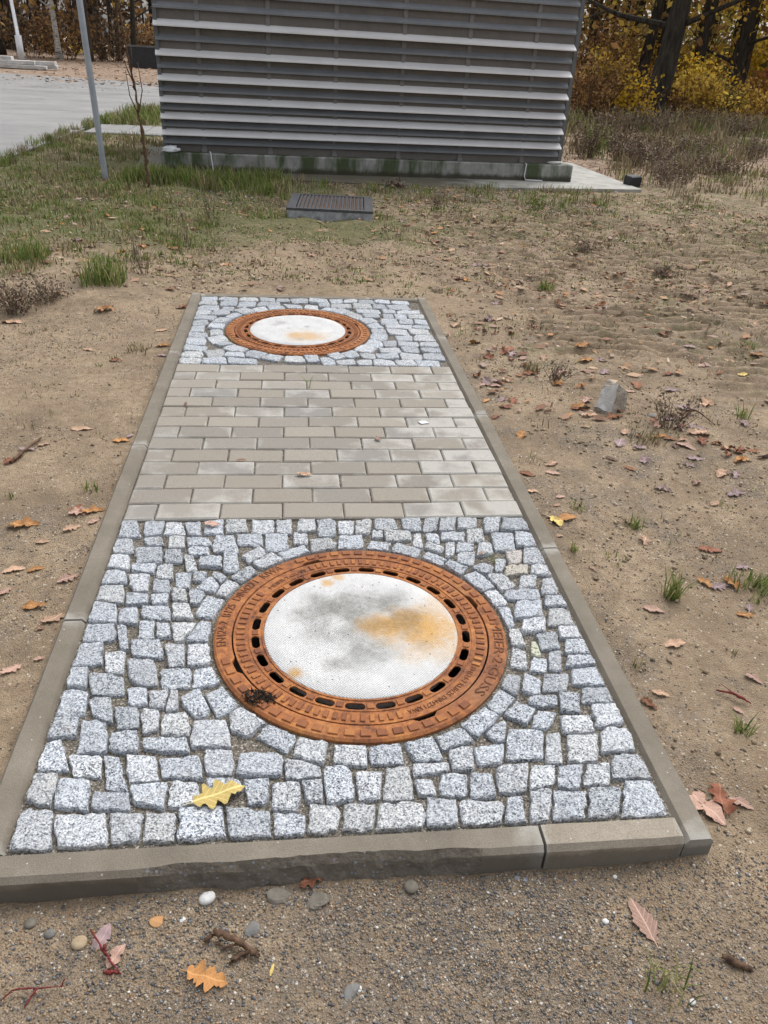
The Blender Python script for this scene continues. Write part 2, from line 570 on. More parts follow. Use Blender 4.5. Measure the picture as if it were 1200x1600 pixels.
def m_plinth():
    n = N('plinth_concrete')
    p = n.sep(n.pos())
    c = n.ramp(n.noise(6, 6, .68), [(.3, (.19, .19, .175)), (.55, (.31, .31, .29)), (.8, (.42, .42, .395))])
    st = n.noise(4.2, 4, .65, n.vscale(n.pos(), (1, 1, .22)))
    c = n.mix(n.ramp(st, [(.43, 0.0), (.57, .9)]), c, (.045, .068, .02))
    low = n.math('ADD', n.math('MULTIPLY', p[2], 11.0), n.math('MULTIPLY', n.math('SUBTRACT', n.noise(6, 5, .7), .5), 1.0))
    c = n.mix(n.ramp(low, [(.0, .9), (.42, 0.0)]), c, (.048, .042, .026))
    return n.done(c, .8, .3, n.bump(n.noise(60, 5, .7), .4, .006))

def m_slab():
    n = N('slab_concrete')
    p = n.sep(n.pos())
    c = n.ramp(n.noise(5, 6, .68), [(.3, (.27, .26, .24)), (.55, (.38, .375, .345)), (.8, (.47, .465, .43))])
    w = n.math('ADD', n.math('MULTIPLY', n.math('SUBTRACT', 3.0, p[0]), .55), n.math('MULTIPLY', n.math('SUBTRACT', n.noise(2.2, 6, .7), .5), 2.6))
    c = n.mix(n.ramp(w, [(.15, 0.0), (.75, .85)]), c, (.085, .074, .045))
    c = n.mix(n.ramp(n.noise(3, 5, .7), [(.58, 0.0), (.75, .6)]), c, (.07, .075, .03))
    return n.done(c, .7, .35, n.bump(n.noise(50, 5, .7), .3, .005))

def m_drive():
    n = N('driveway_concrete')
    c = n.ramp(n.noise(.55, 6, .62, n.vscale(n.pos(), (1, 2.2, 1))), [(.32, (.20, .198, .195)), (.55, (.275, .272, .266)), (.75, (.335, .33, .32))])
    c = n.mix(n.ramp(n.noise(140, 3, .7), [(.4, .3), (.6, 0.0)]), c, (.14, .14, .14))
    c = n.mix(n.ramp(n.noise(1.4, 6, .75), [(.60, 0.0), (.70, .35)]), c, (.22, .17, .13))
    return n.done(c, n.ramp(n.noise(.8, 4, .6), [(.4, .38), (.6, .75)]), .4, n.bump(n.noise(90, 4, .7), .25, .004))

def m_mesh_wall():
    n = N('brown_mesh_backing')
    p = n.pos()
    v = n.noise(3, 4, .6)
    c = n.ramp(v, [(.3, (.16, .145, .134)), (.7, (.21, .192, .178))])
    l = n.math('SINE', n.math('MULTIPLY', n.sep(p)[0], 2 * PI / .016))
    c = n.mix(n.math('MULTIPLY', n.ramp(l, [(.2, 0.0), (.8, 1.0)]), .35), c, (.11, .10, .093))
    return n.done(c, .85, .25, n.bump(l, .4, .004))

def m_rust_dark():
    n = N('dirt_darkened_iron')
    c = n.ramp(n.noise(40, 5, .7), [(.35, (.10, .04, .022)), (.6, (.19, .075, .035)), (.8, (.30, .125, .05))])
    return n.done(c, .8, .3, n.bump(n.noise(140, 4, .7), .4, .003))

def m_rust_block():
    n = N('rust_on_raised_blocks')
    r = n.math('ADD', n.math('MULTIPLY', n.rand(), .3), n.math('MULTIPLY', n.noise(9, 5, .7), .7))
    c = n.ramp(r, [(.25, (.16, .063, .034)), (.5, (.26, .10, .043)), (.68, (.38, .16, .055)), (.85, (.50, .235, .08))])
    return n.done(c, .8, .3, n.bump(n.noise(140, 4, .7), .4, .003))

RUSTD = m_rust_dark(); RUSTB = m_rust_block()
GROUND = m_ground(); GRANITE = m_granite(); JOINT = m_joint(); PAVER = m_paver(); KERB = m_kerb('kerb_concrete', 1.0); KERB_PALE = m_kerb('pale_kerb_concrete', 1.45); BROKEN = m_broken(); RUST = m_rust()
STONE_YELLOW = m_odd_stone('yellowish_granite', (.30, .24, .15), (.62, .51, .33))
STONE_GREEN = m_odd_stone('greenish_granite', (.20, .21, .15), (.52, .53, .42))
STONE_BUFF = m_odd_stone('buff_granite', (.17, .155, .135), (.44, .41, .36))
STONE_PINK = m_odd_stone('pinkish_granite', (.15, .145, .14), (.46, .43, .41))
DISC_NEAR = m_disc('concrete_fill_stained', [(-.105, .085, .105, .85), (-.01, .085, .12, .85), (.0, -.02, .11, .7), (-.12, .0, .07, .5), (.09, .115, .075, .8), (.13, .04, .07, .5), (-.075, -.13, .04, .75), (.0, -.105, .07, .55), (.06, -.07, .08, .4)],
                   [(.13, -.005, .115, .9), (.205, -.02, .10, .85), (.05, .005, .085, .8), (.10, .015, .07, .5), (.2, .07, .09, .5), (.2, -.10, .07, .4), (-.082, .205, .030, .95), (-.050, .232, .026, .8), (-.175, -.157, .030, .95), (.12, -.1, .06, .35)],
                   [(.10, .015, .085, .75), (.14, .05, .05, .6), (.03, .01, .05, .5), (.15, -.07, .04, .4)])
DISC_FAR = m_disc('concrete_fill_pale', [(-.09, .115, .045, .55), (-.12, .08, .04, .5), (.05, .05, .025, .7), (.01, -.155, .04, .55), (-.05, .02, .02, .7)], [(.03, -.10, .125, .62), (.09, -.11, .11, .4), (-.02, -.09, .06, .5)])
DARK = m_simple('dark_shaft', (.02, .018, .016), (.045, .04, .035), 12, .9)
ALU = m_simple('weathered_aluminium', (.70, .69, .69), (.78, .77, .77), 3, .5, .1, .002, .4, .0)
ANTH = m_simple('dark_grey_louvre', (.18, .192, .21), (.225, .237, .256), 4, .5, .1, .002, .4)  # narrow slats: a darker base colour than the wide ones
STRIP = m_simple('galvanised_strip', (.18, .172, .168), (.22, .212, .208), 30, .55, .1, .002, .4)
TRIM = m_simple('dark_grey_trim', (.10, .105, .112), (.14, .145, .152), 4, .5, .1, .002, .4)
WALLM = m_mesh_wall(); PLINTH = m_plinth(); SLABM = m_slab(); DRIVEM = m_drive()
GALV = m_simple('galvanised_steel', (.30, .335, .38), (.37, .405, .45), 9, .45, .05, .002, .45, .2)
STEELD = m_simple('dark_steel_grate', (.05, .052, .06), (.10, .10, .11), 25, .55, .2, .002, .4, .2)
BOXC = m_simple('drain_box_concrete', (.20, .21, .23), (.44, .45, .47), 16, .85, .4, .005)
RUSTBAR = m_simple('rust_brown_bar', (.10, .062, .042), (.17, .115, .08), 40, .75, .2, .002)
BLACKP = m_simple('black_plastic', (.012, .014, .018), (.03, .033, .04), 10, .45, .05, .003, .45)
WHITE = m_simple('white_paint', (.66, .68, .72), (.78, .79, .81), 6, .5, .05, .002)
PLANK = m_simple('grey_boards', (.40, .395, .385), (.60, .59, .57), 5, .8, .2, .004)
BARK = m_bark('dark_oak_bark', (.018, .016, .014), (.075, .066, .055))
BARKB = m_bark('brown_bark', (.05, .036, .026), (.14, .105, .075))
BIRCH = m_birch()
TWIG = m_simple('brown_twig', (.055, .032, .022), (.17, .10, .06), 50, .85, .4, .003)
JUTE = m_simple('brown_jute_wrap', (.075, .045, .028), (.19, .115, .07), 45, .9, .7, .01)
ROCKF = m_simple('pale_split_rock', (.50, .49, .47), (.68, .67, .65), 30, .85, .7, .01)
ROCK = m_simple('rough_grey_rock', (.27, .23, .185), (.43, .385, .325), 14, .85, .9, .02)
CHAR = m_simple('charred_moss', (.006, .006, .005), (.035, .03, .024), 90, .95, .8, .01)
# ================================================================ ground sheet
def axis(fine0, fine1, step, grow, lo, hi):
    a = list(np.arange(fine0, fine1, step))
    s = step
    x = a[-1]
    while x < hi:
        s *= grow
        x += s
        a.append(x)
    s = step
    x = a[0]
    b = []
    while x > lo:
        s *= grow
        x -= s
        b.append(x)
    return np.array(b[::-1] + a)

def build_ground():
    xs = axis(-1.5, 3.0, .0175, 1.03, -150, 150)
    ys = axis(-1.72, 5.2, .0175, 1.028, -12, 260)
    X, Y = np.meshgrid(xs, ys)
    Z = gz(X, Y)
    nx, ny = len(xs), len(ys)
    idx = np.arange(nx * ny).reshape(ny, nx)
    f = np.stack([idx[:-1, :-1], idx[:-1, 1:], idx[1:, 1:], idx[1:, :-1]], -1).reshape(-1, 4)
    me = np_mesh('ground', np.stack([X, Y, Z], -1).reshape(-1, 3), f, GROUND, True)
    x, y = X.ravel(), Y.ravel()
    n1 = vnoise(x, y, .6, 20)
    n2 = vnoise(x, y, .25, 21)
    # gravel: in front of the pad, in a band along the right kerb, patches at the left, chippings before the plinth
    gr = sstep(-1.0, -1.3, y) * (.34 + .50 * sstep(.8, .1, np.abs(x - .05)) * (.4 + .6 * n1))
    gr = np.maximum(gr, sstep(1.0, .72, x) * sstep(.6, .72, x) * sstep(2.4, 1.2, y) * (.18 + .5 * n1))
    gr = np.maximum(gr, .5 * sstep(.95, .6, np.hypot(x - 1.0, y - .25)) * n2 * 1.3)
    gr = np.maximum(gr, .5 * sstep(.5, .2, np.hypot((x + .95) / 1.0, (y + .25) / 1.2)) * n2 * 1.5)
    gr = np.maximum(gr, sstep(6.0, 6.4, y) * sstep(7.7, 7.3, y) * sstep(-.6, .1, x) * sstep(3.2, 2.4, x) * (.45 + .4 * n1))
    gr = np.maximum(gr, .30 * sstep(.5, .75, n1))
    green = sstep(2.6, 4.2, y) * sstep(-.2, -1.6, x) * (.30 + .45 * n1) + sstep(2.8, 4.8, y) * (.42 + .42 * n1) * sstep(9.5, 8, y)
    green = np.maximum(green, sstep(6.8, 8.0, y) * sstep(2.0, 4.0, x) * .5 * n1)
    green = np.maximum(green, sstep(-2.2, -3.2, x) * sstep(3, 6, y) * .7)
    green = np.maximum(green, sstep(11.5, 13, y) * sstep(17.5, 16, y) * sstep(-3.5, -3.2, x) * sstep(-1, -1.4, x) * .85)
    green = np.maximum(green, .55 * sstep(.2, 1.6, y) * sstep(.75, 1.2, x) * n1)
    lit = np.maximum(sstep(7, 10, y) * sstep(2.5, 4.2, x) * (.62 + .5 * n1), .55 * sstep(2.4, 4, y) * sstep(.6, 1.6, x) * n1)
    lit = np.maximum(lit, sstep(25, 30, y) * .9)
    c = np.stack([gr, green * (1 - .6 * lit), lit, np.ones_like(x)], -1).astype(np.float32)
    a = me.attributes.new('mask', 'FLOAT_COLOR', 'POINT')
    a.data.foreach_set('color', c.ravel())
    o = link('ground', me)
    tag(o, 'sandy brown ground with gravel and sparse weeds around the paved pad', kind='structure')
build_ground()

# driveway
def poly_sheet(name, pts, z, mt, thick=.03):
    m = MB()
    k = len(pts)
    m.v = [(x, y, z) for x, y in pts] + [(x, y, z - thick) for x, y in pts]
    m.f = [tuple(range(k))] + [(i, (i + k), (i + 1) % k + k, (i + 1) % k) for i in range(k)]
    return m.build(name, mt)

dr = DRIVE[::-1]
area = sum(dr[i][0] * dr[(i + 1) % len(dr)][1] - dr[(i + 1) % len(dr)][0] * dr[i][1] for i in range(len(dr)))
if area < 0:
    dr = dr[::-1]
tag(poly_sheet('driveway', dr, -.030, DRIVEM, .05), 'wet grey concrete driveway at the left behind the steel post', kind='structure')

# ================================================================ building line
BT = math.radians(4.5)
B0 = Vector((3.475, 8.310, -.04))
BM = Matrix.Translation(B0) @ Matrix.Rotation(BT, 4, 'Z')      # local x along the facade (0 = right end), y into the building

slab_pts = [(-1.9, 7.62), (-.5, 7.56), (1.5, 7.44), (4.25, 7.88), (4.15, 10.4), (3.2, 10.6), (-2.1, 10.2)]
tag(poly_sheet('concrete_slab', slab_pts, -.034, SLABM, .06), 'stained concrete slab in front of the louvred building', kind='structure')

# ================================================================ kerb stones
kerb = thing('kerb', 'narrow brown concrete kerb frame around the paved pad', 'kerb')
del kerb['category']
kerb['kind'] = 'structure'

def kerb_stone(p0, p1, outer, c_out=.008):
    """one kerb stone from p0 to p1 (centre line); chamfered top, its own slight settling"""
    a, b = Vector((*p0, 0)), Vector((*p1, 0))
    d = b - a
    L = d.length - .004
    nseg = max(4, int(L / .05))
    m = MB()
    hw = KW / 2 - .0005
    prof = [(-hw, -.25), (-hw, -.012), (-hw + .009, 0), (hw - .007, 0), (hw, -.008), (hw, -.25)]
    if not outer:
        prof = [(-q[0], q[1]) for q in prof][::-1]
    k = len(prof)
    for i in range(nseg + 1):
        x = -L / 2 + L * i / nseg
        for (py, pz) in prof:
            w = .0009 * (random.random() - .5) if pz > -.1 else 0
            m.v.append((x, py + w, pz + w))
    for i in range(nseg):
        for j in range(k - 1):
            q = i * k + j
            m.f.append((q, q + k, q + k + 1, q + 1))
    m.f.append(tuple(range(k)))
    m.f.append(tuple(nseg * k + j for j in reversed(range(k))))
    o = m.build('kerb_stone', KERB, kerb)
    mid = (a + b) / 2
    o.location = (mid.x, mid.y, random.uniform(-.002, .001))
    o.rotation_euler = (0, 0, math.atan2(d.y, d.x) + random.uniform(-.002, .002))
    return o

XL, XR = -PX - KW / 2, PX + KW / 2
YN, YF = PY0 - KW / 2, PY1 + KW / 2
ly = [PY0, -.497, .53, 1.544, PY1 + KW]
for i in range(4):
    kerb_stone((XL, ly[i]), (XL, ly[i + 1]), True)
ry = [PY0 - KW, -.195, .83, 1.85, PY1 + KW]
for i in range(4):
    kerb_stone((XR, ry[i]), (XR, ry[i + 1]), False)
fx = [-PX, .36, PX]
for i in range(2):
    kerb_stone((fx[i], YF), (fx[i + 1], YF), False)
ks = kerb_stone((.367, YN), (PX, YN), True)
ks.data.materials[0] = KERB_PALE
ks['label'] = 'paler grey short kerb stone at the right front'

def broken_kerb(x0, x1):
    """front kerb stone whose outer edge is knocked off for most of its length"""
    n = 120
    m = MB()
    hw = KW / 2
    for i in range(n + 1):
        x = x0 + (x1 - x0) * i / n
        # depth of the break
        t = float(sstep(-.42, -.30, x) * sstep(.26, .17, x))
        bite = t * (.002 + .007 * float(vnoise(x, 0, .09, 31)) + .004 * float(vnoise(x, 3, .012, 32)))
        fz = -.010 - t * (.006 + .010 * float(vnoise(x, 5, .025, 33)))
        o1 = -hw + .010 + bite
        rowp = [(hw - .001, -.25), (hw - .001, -.008), (hw - .007, 0), (o1, -.0005 - .002 * t), (o1 - .010 + t * .004 * (float(vnoise(x, 7, .012, 34)) - .5), fz),
                (-hw + t * .010 * float(vnoise(x, 9, .02, 35)), fz - .022), (-hw - .004 * t * float(vnoise(x, 11, .016, 36)), -.07), (-hw, -.25)]
        for (py, pz) in rowp:
            m.v.append((x - (x0 + x1) / 2, py, pz))
    k = 8
    for i in range(n):
        for j in range(k - 1):
            q = i * k + j
            m.f.append((q, q + 1, q + k + 1, q + k))
    m.f.append(tuple(reversed(range(k))))
    m.f.append(tuple(n * k + j for j in range(k)))
    me = m.mesh('kerb_stone', KERB)
    me.materials.append(BROKEN)
    for p in me.polygons:
        c = p.center
        xx = c.x + (x0 + x1) / 2
        if -.40 < xx < .245 and c.y < -hw + .016 and c.z < -.006:
            p.material_index = 1
    o = link('kerb_stone', me, kerb, ((x0 + x1) / 2, YN, 0))
    o['label'] = 'front kerb stone with its outer edge broken away'
    return o
broken_kerb(-.95, .363)

# ================================================================ brick pavement between the two cobbled ends
bricks = thing('brick_pavement', 'brown grey concrete block paving in running bond between the two manholes', 'pavement')
del bricks['category']
bricks['kind'] = 'structure'
bed = MB()
bed.box(-PX + .001, PX - .001, .002, 1.398, -.05, -.011)
bed.build('bedding', JOINT, bricks)
_bm = {}
def brick_mesh(L):
    if L not in _bm:
        _bm[L] = MB().cbox(-L / 2, L / 2, -.0478, .0478, -.06, 0, .0045).mesh('paving_brick', PAVER)
    return _bm[L]
for row in range(14):
    y = .05 + row * .1
    edges = [-PX + .002]
    x = -PX + (.1 if row % 2 == 0 else .2)
    while x < PX - .03:
        edges.append(x)
        x += .2
    edges.append(PX - .002)
    for a, b in zip(edges[:-1], edges[1:]):
        L = round(b - a - .0045, 3)
        o = link('paving_brick', brick_mesh(L), bricks, ((a + b) / 2 + random.uniform(-.0012, .0012), y + random.uniform(-.001, .001), random.uniform(-.004, .0005)))
        o.rotation_euler = (random.uniform(-.014, .014), random.uniform(-.010, .010), random.uniform(-.008, .008))

# ================================================================ cobbled ends
NEAR_C = (.0608, -.568)
FAR_C = (-.0818, 1.928)
MR = .380                                    # outer radius of the manhole frames

NEAR_QUADS = [[-0.646, -0.1, -0.566, -0.101, -0.58, -0.012, -0.662, -0.01],
    [-0.565, -0.088, -0.505, -0.089, -0.514, -0.016, -0.576, -0.015],
    [-0.504, -0.1, -0.438, -0.102, -0.448, -0.018, -0.516, -0.016],
    [-0.436, -0.097, -0.393, -0.098, -0.401, -0.017, -0.445, -0.016],
    [-0.384, -0.097, -0.323, -0.098, -0.329, -0.019, -0.391, -0.018],
    [-0.325, -0.081, -0.257, -0.082, -0.261, -0.005, -0.33, -0.003],
    [-0.239, -0.079, -0.168, -0.08, -0.17, -0.006, -0.242, -0.004],
    [-0.166, -0.093, -0.109, -0.095, -0.109, -0.003, -0.167, -0.002],
    [-0.641, -0.183, -0.57, -0.185, -0.583, -0.106, -0.656, -0.104],
    [-0.569, -0.151, -0.493, -0.153, -0.502, -0.089, -0.579, -0.087],
    [-0.491, -0.169, -0.429, -0.17, -0.439, -0.085, -0.502, -0.083],
    [-0.428, -0.156, -0.363, -0.158, -0.368, -0.102, -0.434, -0.1],
    [-0.352, -0.196, -0.279, -0.198, -0.284, -0.097, -0.36, -0.095],
    [-0.282, -0.169, -0.208, -0.171, -0.21, -0.085, -0.287, -0.083],
    [-0.197, -0.179, -0.129, -0.18, -0.129, -0.094, -0.2, -0.093],
    [-0.578, -0.236, -0.486, -0.239, -0.498, -0.153, -0.593, -0.15],
    [-0.49, -0.249, -0.436, -0.25, -0.445, -0.17, -0.501, -0.168],
    [-0.425, -0.202, -0.363, -0.204, -0.367, -0.161, -0.43, -0.159],
    [-0.266, -0.238, -0.183, -0.24, -0.185, -0.158, -0.271, -0.156],
    [-0.645, -0.266, -0.575, -0.268, -0.59, -0.184, -0.661, -0.182],
    [-0.432, -0.282, -0.384, -0.284, -0.392, -0.203, -0.441, -0.202],
    [-0.384, -0.264, -0.315, -0.266, -0.32, -0.202, -0.39, -0.2],
    [-0.324, -0.288, -0.256, -0.29, -0.261, -0.19, -0.331, -0.188],
    [-0.221, -0.281, -0.144, -0.283, -0.144, -0.198, -0.224, -0.196],
    [-0.647, -0.34, -0.569, -0.343, -0.582, -0.266, -0.662, -0.264],
    [-0.571, -0.292, -0.503, -0.294, -0.51, -0.241, -0.58, -0.239],
    [-0.503, -0.315, -0.45, -0.316, -0.46, -0.24, -0.514, -0.238],
    [-0.398, -0.325, -0.358, -0.326, -0.363, -0.274, -0.403, -0.273],
    [-0.353, -0.347, -0.298, -0.349, -0.302, -0.283, -0.359, -0.282],
    [-0.291, -0.347, -0.214, -0.35, -0.217, -0.255, -0.297, -0.253],
    [-0.561, -0.379, -0.503, -0.381, -0.515, -0.298, -0.576, -0.296],
    [-0.496, -0.38, -0.452, -0.382, -0.46, -0.323, -0.505, -0.322],
    [-0.452, -0.365, -0.4, -0.367, -0.408, -0.295, -0.461, -0.294],
    [-0.379, -0.39, -0.319, -0.393, -0.325, -0.325, -0.386, -0.323],
    [-0.32, -0.404, -0.263, -0.406, -0.266, -0.339, -0.325, -0.337],
    [-0.648, -0.422, -0.565, -0.425, -0.579, -0.346, -0.664, -0.343],
    [-0.568, -0.445, -0.501, -0.448, -0.512, -0.379, -0.581, -0.377],
    [-0.501, -0.439, -0.449, -0.441, -0.456, -0.383, -0.51, -0.381],
    [-0.448, -0.428, -0.407, -0.429, -0.414, -0.367, -0.456, -0.365],
    [-0.405, -0.434, -0.357, -0.436, -0.363, -0.368, -0.413, -0.366],
    [-0.364, -0.498, -0.289, -0.501, -0.295, -0.405, -0.373, -0.402],
    [-0.644, -0.509, -0.564, -0.512, -0.58, -0.426, -0.662, -0.423],
    [-0.569, -0.521, -0.514, -0.523, -0.526, -0.449, -0.583, -0.446],
    [-0.506, -0.497, -0.437, -0.5, -0.445, -0.438, -0.516, -0.435],
    [-0.434, -0.506, -0.373, -0.508, -0.38, -0.439, -0.443, -0.436],
    [-0.647, -0.584, -0.565, -0.588, -0.579, -0.515, -0.663, -0.512],
    [-0.563, -0.615, -0.509, -0.618, -0.525, -0.524, -0.58, -0.521],
    [-0.511, -0.572, -0.461, -0.574, -0.471, -0.501, -0.523, -0.499],
    [-0.463, -0.574, -0.42, -0.576, -0.428, -0.514, -0.472, -0.512],
    [-0.421, -0.597, -0.374, -0.6, -0.384, -0.511, -0.433, -0.509],
    [-0.374, -0.596, -0.312, -0.598, -0.32, -0.502, -0.385, -0.499],
    [-0.648, -0.674, -0.563, -0.678, -0.581, -0.586, -0.67, -0.582],
    [-0.573, -0.699, -0.508, -0.702, -0.523, -0.619, -0.59, -0.616],
    [-0.511, -0.649, -0.426, -0.653, -0.436, -0.577, -0.524, -0.573],
    [-0.438, -0.686, -0.375, -0.689, -0.384, -0.607, -0.45, -0.604],
    [-0.368, -0.684, -0.318, -0.686, -0.325, -0.601, -0.378, -0.598],
    [-0.643, -0.747, -0.58, -0.751, -0.597, -0.671, -0.662, -0.668],
    [-0.585, -0.771, -0.503, -0.775, -0.516, -0.697, -0.601, -0.693],
    [-0.503, -0.748, -0.437, -0.751, -0.451, -0.653, -0.519, -0.65],
    [-0.433, -0.76, -0.356, -0.764, -0.364, -0.693, -0.443, -0.689],
    [-0.348, -0.756, -0.288, -0.759, -0.294, -0.685, -0.356, -0.682],
    [-0.65, -0.833, -0.578, -0.837, -0.594, -0.758, -0.67, -0.754],
    [-0.569, -0.855, -0.506, -0.859, -0.521, -0.778, -0.586, -0.775],
    [-0.503, -0.813, -0.441, -0.816, -0.45, -0.755, -0.514, -0.752],
    [-0.445, -0.824, -0.395, -0.827, -0.404, -0.763, -0.455, -0.761],
    [-0.396, -0.827, -0.361, -0.829, -0.368, -0.768, -0.404, -0.766],
    [-0.355, -0.855, -0.296, -0.858, -0.303, -0.765, -0.365, -0.762],
    [-0.309, -0.845, -0.239, -0.849, -0.243, -0.762, -0.316, -0.759],
    [-0.653, -0.898, -0.571, -0.902, -0.584, -0.839, -0.669, -0.835],
    [-0.579, -0.947, -0.505, -0.951, -0.523, -0.858, -0.6, -0.854],
    [-0.509, -0.881, -0.459, -0.884, -0.47, -0.816, -0.522, -0.813],
    [-0.451, -0.9, -0.408, -0.902, -0.419, -0.825, -0.464, -0.822],
    [-0.407, -0.902, -0.345, -0.905, -0.353, -0.831, -0.417, -0.828],
    [-0.259, -0.91, -0.19, -0.914, -0.193, -0.84, -0.263, -0.836],
    [-0.334, -0.949, -0.232, -0.955, -0.238, -0.853, -0.345, -0.847],
    [-0.503, -0.955, -0.44, -0.959, -0.452, -0.884, -0.517, -0.88],
    [-0.427, -0.948, -0.331, -0.953, -0.336, -0.906, -0.435, -0.9],
    [-0.652, -0.987, -0.573, -0.992, -0.592, -0.912, -0.673, -0.908],
    [-0.578, -1.014, -0.506, -1.019, -0.519, -0.957, -0.592, -0.952],
    [-0.505, -1.036, -0.454, -1.039, -0.468, -0.96, -0.521, -0.956],
    [-0.448, -1.028, -0.386, -1.031, -0.396, -0.954, -0.461, -0.95],
    [-0.385, -1.022, -0.303, -1.027, -0.309, -0.958, -0.394, -0.953],
    [-0.297, -1.015, -0.242, -1.019, -0.247, -0.949, -0.304, -0.946],
    [-0.646, -1.078, -0.572, -1.083, -0.595, -0.988, -0.673, -0.983],
    [-0.582, -1.09, -0.509, -1.095, -0.525, -1.018, -0.601, -1.013],
    [-0.512, -1.097, -0.437, -1.102, -0.447, -1.042, -0.524, -1.038],
    [-0.433, -1.087, -0.366, -1.091, -0.374, -1.024, -0.444, -1.02],
    [-0.364, -1.093, -0.303, -1.097, -0.31, -1.028, -0.373, -1.024],
    [-0.303, -1.06, -0.229, -1.065, -0.232, -1.019, -0.308, -1.015],
    [-0.22, -1.094, -0.162, -1.098, -0.164, -1.028, -0.224, -1.024],
    [-0.651, -1.172, -0.552, -1.178, -0.575, -1.085, -0.679, -1.079],
    [-0.57, -1.171, -0.472, -1.178, -0.488, -1.1, -0.59, -1.093],
    [-0.478, -1.162, -0.401, -1.167, -0.412, -1.096, -0.492, -1.091],
    [-0.402, -1.169, -0.339, -1.173, -0.348, -1.1, -0.413, -1.095],
    [-0.34, -1.17, -0.243, -1.176, -0.248, -1.105, -0.348, -1.098],
    [-0.246, -1.169, -0.161, -1.174, -0.162, -1.113, -0.25, -1.107],
    [-0.195, -0.968, -0.116, -0.972, -0.115, -0.893, -0.198, -0.888],
    [-0.125, -0.992, -0.05, -0.997, -0.048, -0.931, -0.125, -0.927],
    [-0.039, -1.007, 0.04, -1.012, 0.044, -0.962, -0.037, -0.958],
    [0.043, -1.021, 0.113, -1.025, 0.12, -0.967, 0.048, -0.963],
    [0.125, -1.009, 0.203, -1.013, 0.213, -0.954, 0.133, -0.949],
    [0.195, -0.98, 0.275, -0.985, 0.286, -0.929, 0.204, -0.925],
    [0.264, -0.935, 0.342, -0.939, 0.359, -0.867, 0.278, -0.863],
    [0.314, -0.958, 0.372, -0.961, 0.386, -0.904, 0.327, -0.901],
    [-0.131, -1.037, -0.063, -1.041, -0.061, -0.996, -0.131, -0.992],
    [0.138, -1.048, 0.21, -1.052, 0.218, -1.01, 0.144, -1.005],
    [0.21, -1.038, 0.269, -1.042, 0.282, -0.981, 0.22, -0.977],
    [0.265, -1.022, 0.348, -1.027, 0.363, -0.965, 0.277, -0.96],
    [-0.162, -1.112, -0.112, -1.115, -0.111, -1.046, -0.164, -1.043],
    [-0.11, -1.101, -0.061, -1.104, -0.059, -1.043, -0.109, -1.04],
    [-0.059, -1.101, -0.002, -1.105, 0.004, -1.016, -0.056, -1.012],
    [0.006, -1.102, 0.064, -1.106, 0.072, -1.027, 0.012, -1.024],
    [0.065, -1.097, 0.131, -1.102, 0.141, -1.025, 0.073, -1.021],
    [0.132, -1.099, 0.178, -1.102, 0.186, -1.056, 0.138, -1.054],
    [0.181, -1.102, 0.241, -1.106, 0.252, -1.049, 0.191, -1.045],
    [0.241, -1.109, 0.312, -1.114, 0.329, -1.043, 0.255, -1.039],
    [-0.163, -1.17, -0.092, -1.175, -0.091, -1.114, -0.165, -1.109],
    [-0.093, -1.163, -0.029, -1.167, -0.025, -1.107, -0.091, -1.103],
    [-0.023, -1.166, 0.044, -1.17, 0.05, -1.111, -0.019, -1.107],
    [0.044, -1.168, 0.126, -1.173, 0.135, -1.108, 0.051, -1.103],
    [0.136, -1.168, 0.208, -1.173, 0.22, -1.107, 0.146, -1.102],
    [0.209, -1.17, 0.296, -1.176, 0.309, -1.121, 0.219, -1.115],
    [0.371, -0.812, 0.425, -0.815, 0.443, -0.747, 0.387, -0.744],
    [0.423, -0.811, 0.473, -0.814, 0.49, -0.753, 0.438, -0.751],
    [0.324, -0.874, 0.384, -0.877, 0.402, -0.805, 0.34, -0.801],
    [0.485, -0.814, 0.551, -0.818, 0.573, -0.749, 0.505, -0.745],
    [0.377, -0.918, 0.423, -0.921, 0.446, -0.836, 0.398, -0.833],
    [0.428, -0.866, 0.498, -0.869, 0.513, -0.82, 0.441, -0.816],
    [0.496, -0.882, 0.561, -0.886, 0.586, -0.809, 0.52, -0.806],
    [0.562, -0.923, 0.642, -0.927, 0.668, -0.861, 0.585, -0.857],
    [0.416, -0.938, 0.477, -0.941, 0.498, -0.87, 0.435, -0.867],
    [0.486, -0.949, 0.562, -0.953, 0.583, -0.89, 0.505, -0.886],
    [0.335, -1.008, 0.433, -1.014, 0.457, -0.93, 0.355, -0.924],
    [0.425, -1.024, 0.471, -1.027, 0.497, -0.944, 0.449, -0.941],
    [0.549, -1.007, 0.628, -1.012, 0.656, -0.941, 0.574, -0.936],
    [0.475, -1.034, 0.556, -1.039, 0.587, -0.953, 0.503, -0.948],
    [0.298, -1.099, 0.362, -1.103, 0.38, -1.033, 0.314, -1.03],
    [0.369, -1.09, 0.426, -1.094, 0.445, -1.032, 0.385, -1.029],
    [0.422, -1.098, 0.497, -1.102, 0.518, -1.041, 0.44, -1.037],
    [0.492, -1.097, 0.56, -1.101, 0.584, -1.037, 0.514, -1.033],
    [0.553, -1.083, 0.644, -1.089, 0.674, -1.017, 0.579, -1.011],
    [0.288, -1.167, 0.343, -1.171, 0.358, -1.112, 0.302, -1.108],
    [0.343, -1.169, 0.395, -1.173, 0.417, -1.099, 0.362, -1.096],
    [0.393, -1.172, 0.469, -1.177, 0.494, -1.104, 0.414, -1.099],
    [0.469, -1.175, 0.551, -1.18, 0.579, -1.106, 0.494, -1.101],
    [0.535, -1.175, 0.647, -1.182, 0.689, -1.087, 0.571, -1.079],
    [0.477, -0.203, 0.564, -0.206, 0.59, -0.105, 0.499, -0.103],
    [0.561, -0.183, 0.643, -0.185, 0.669, -0.092, 0.584, -0.09],
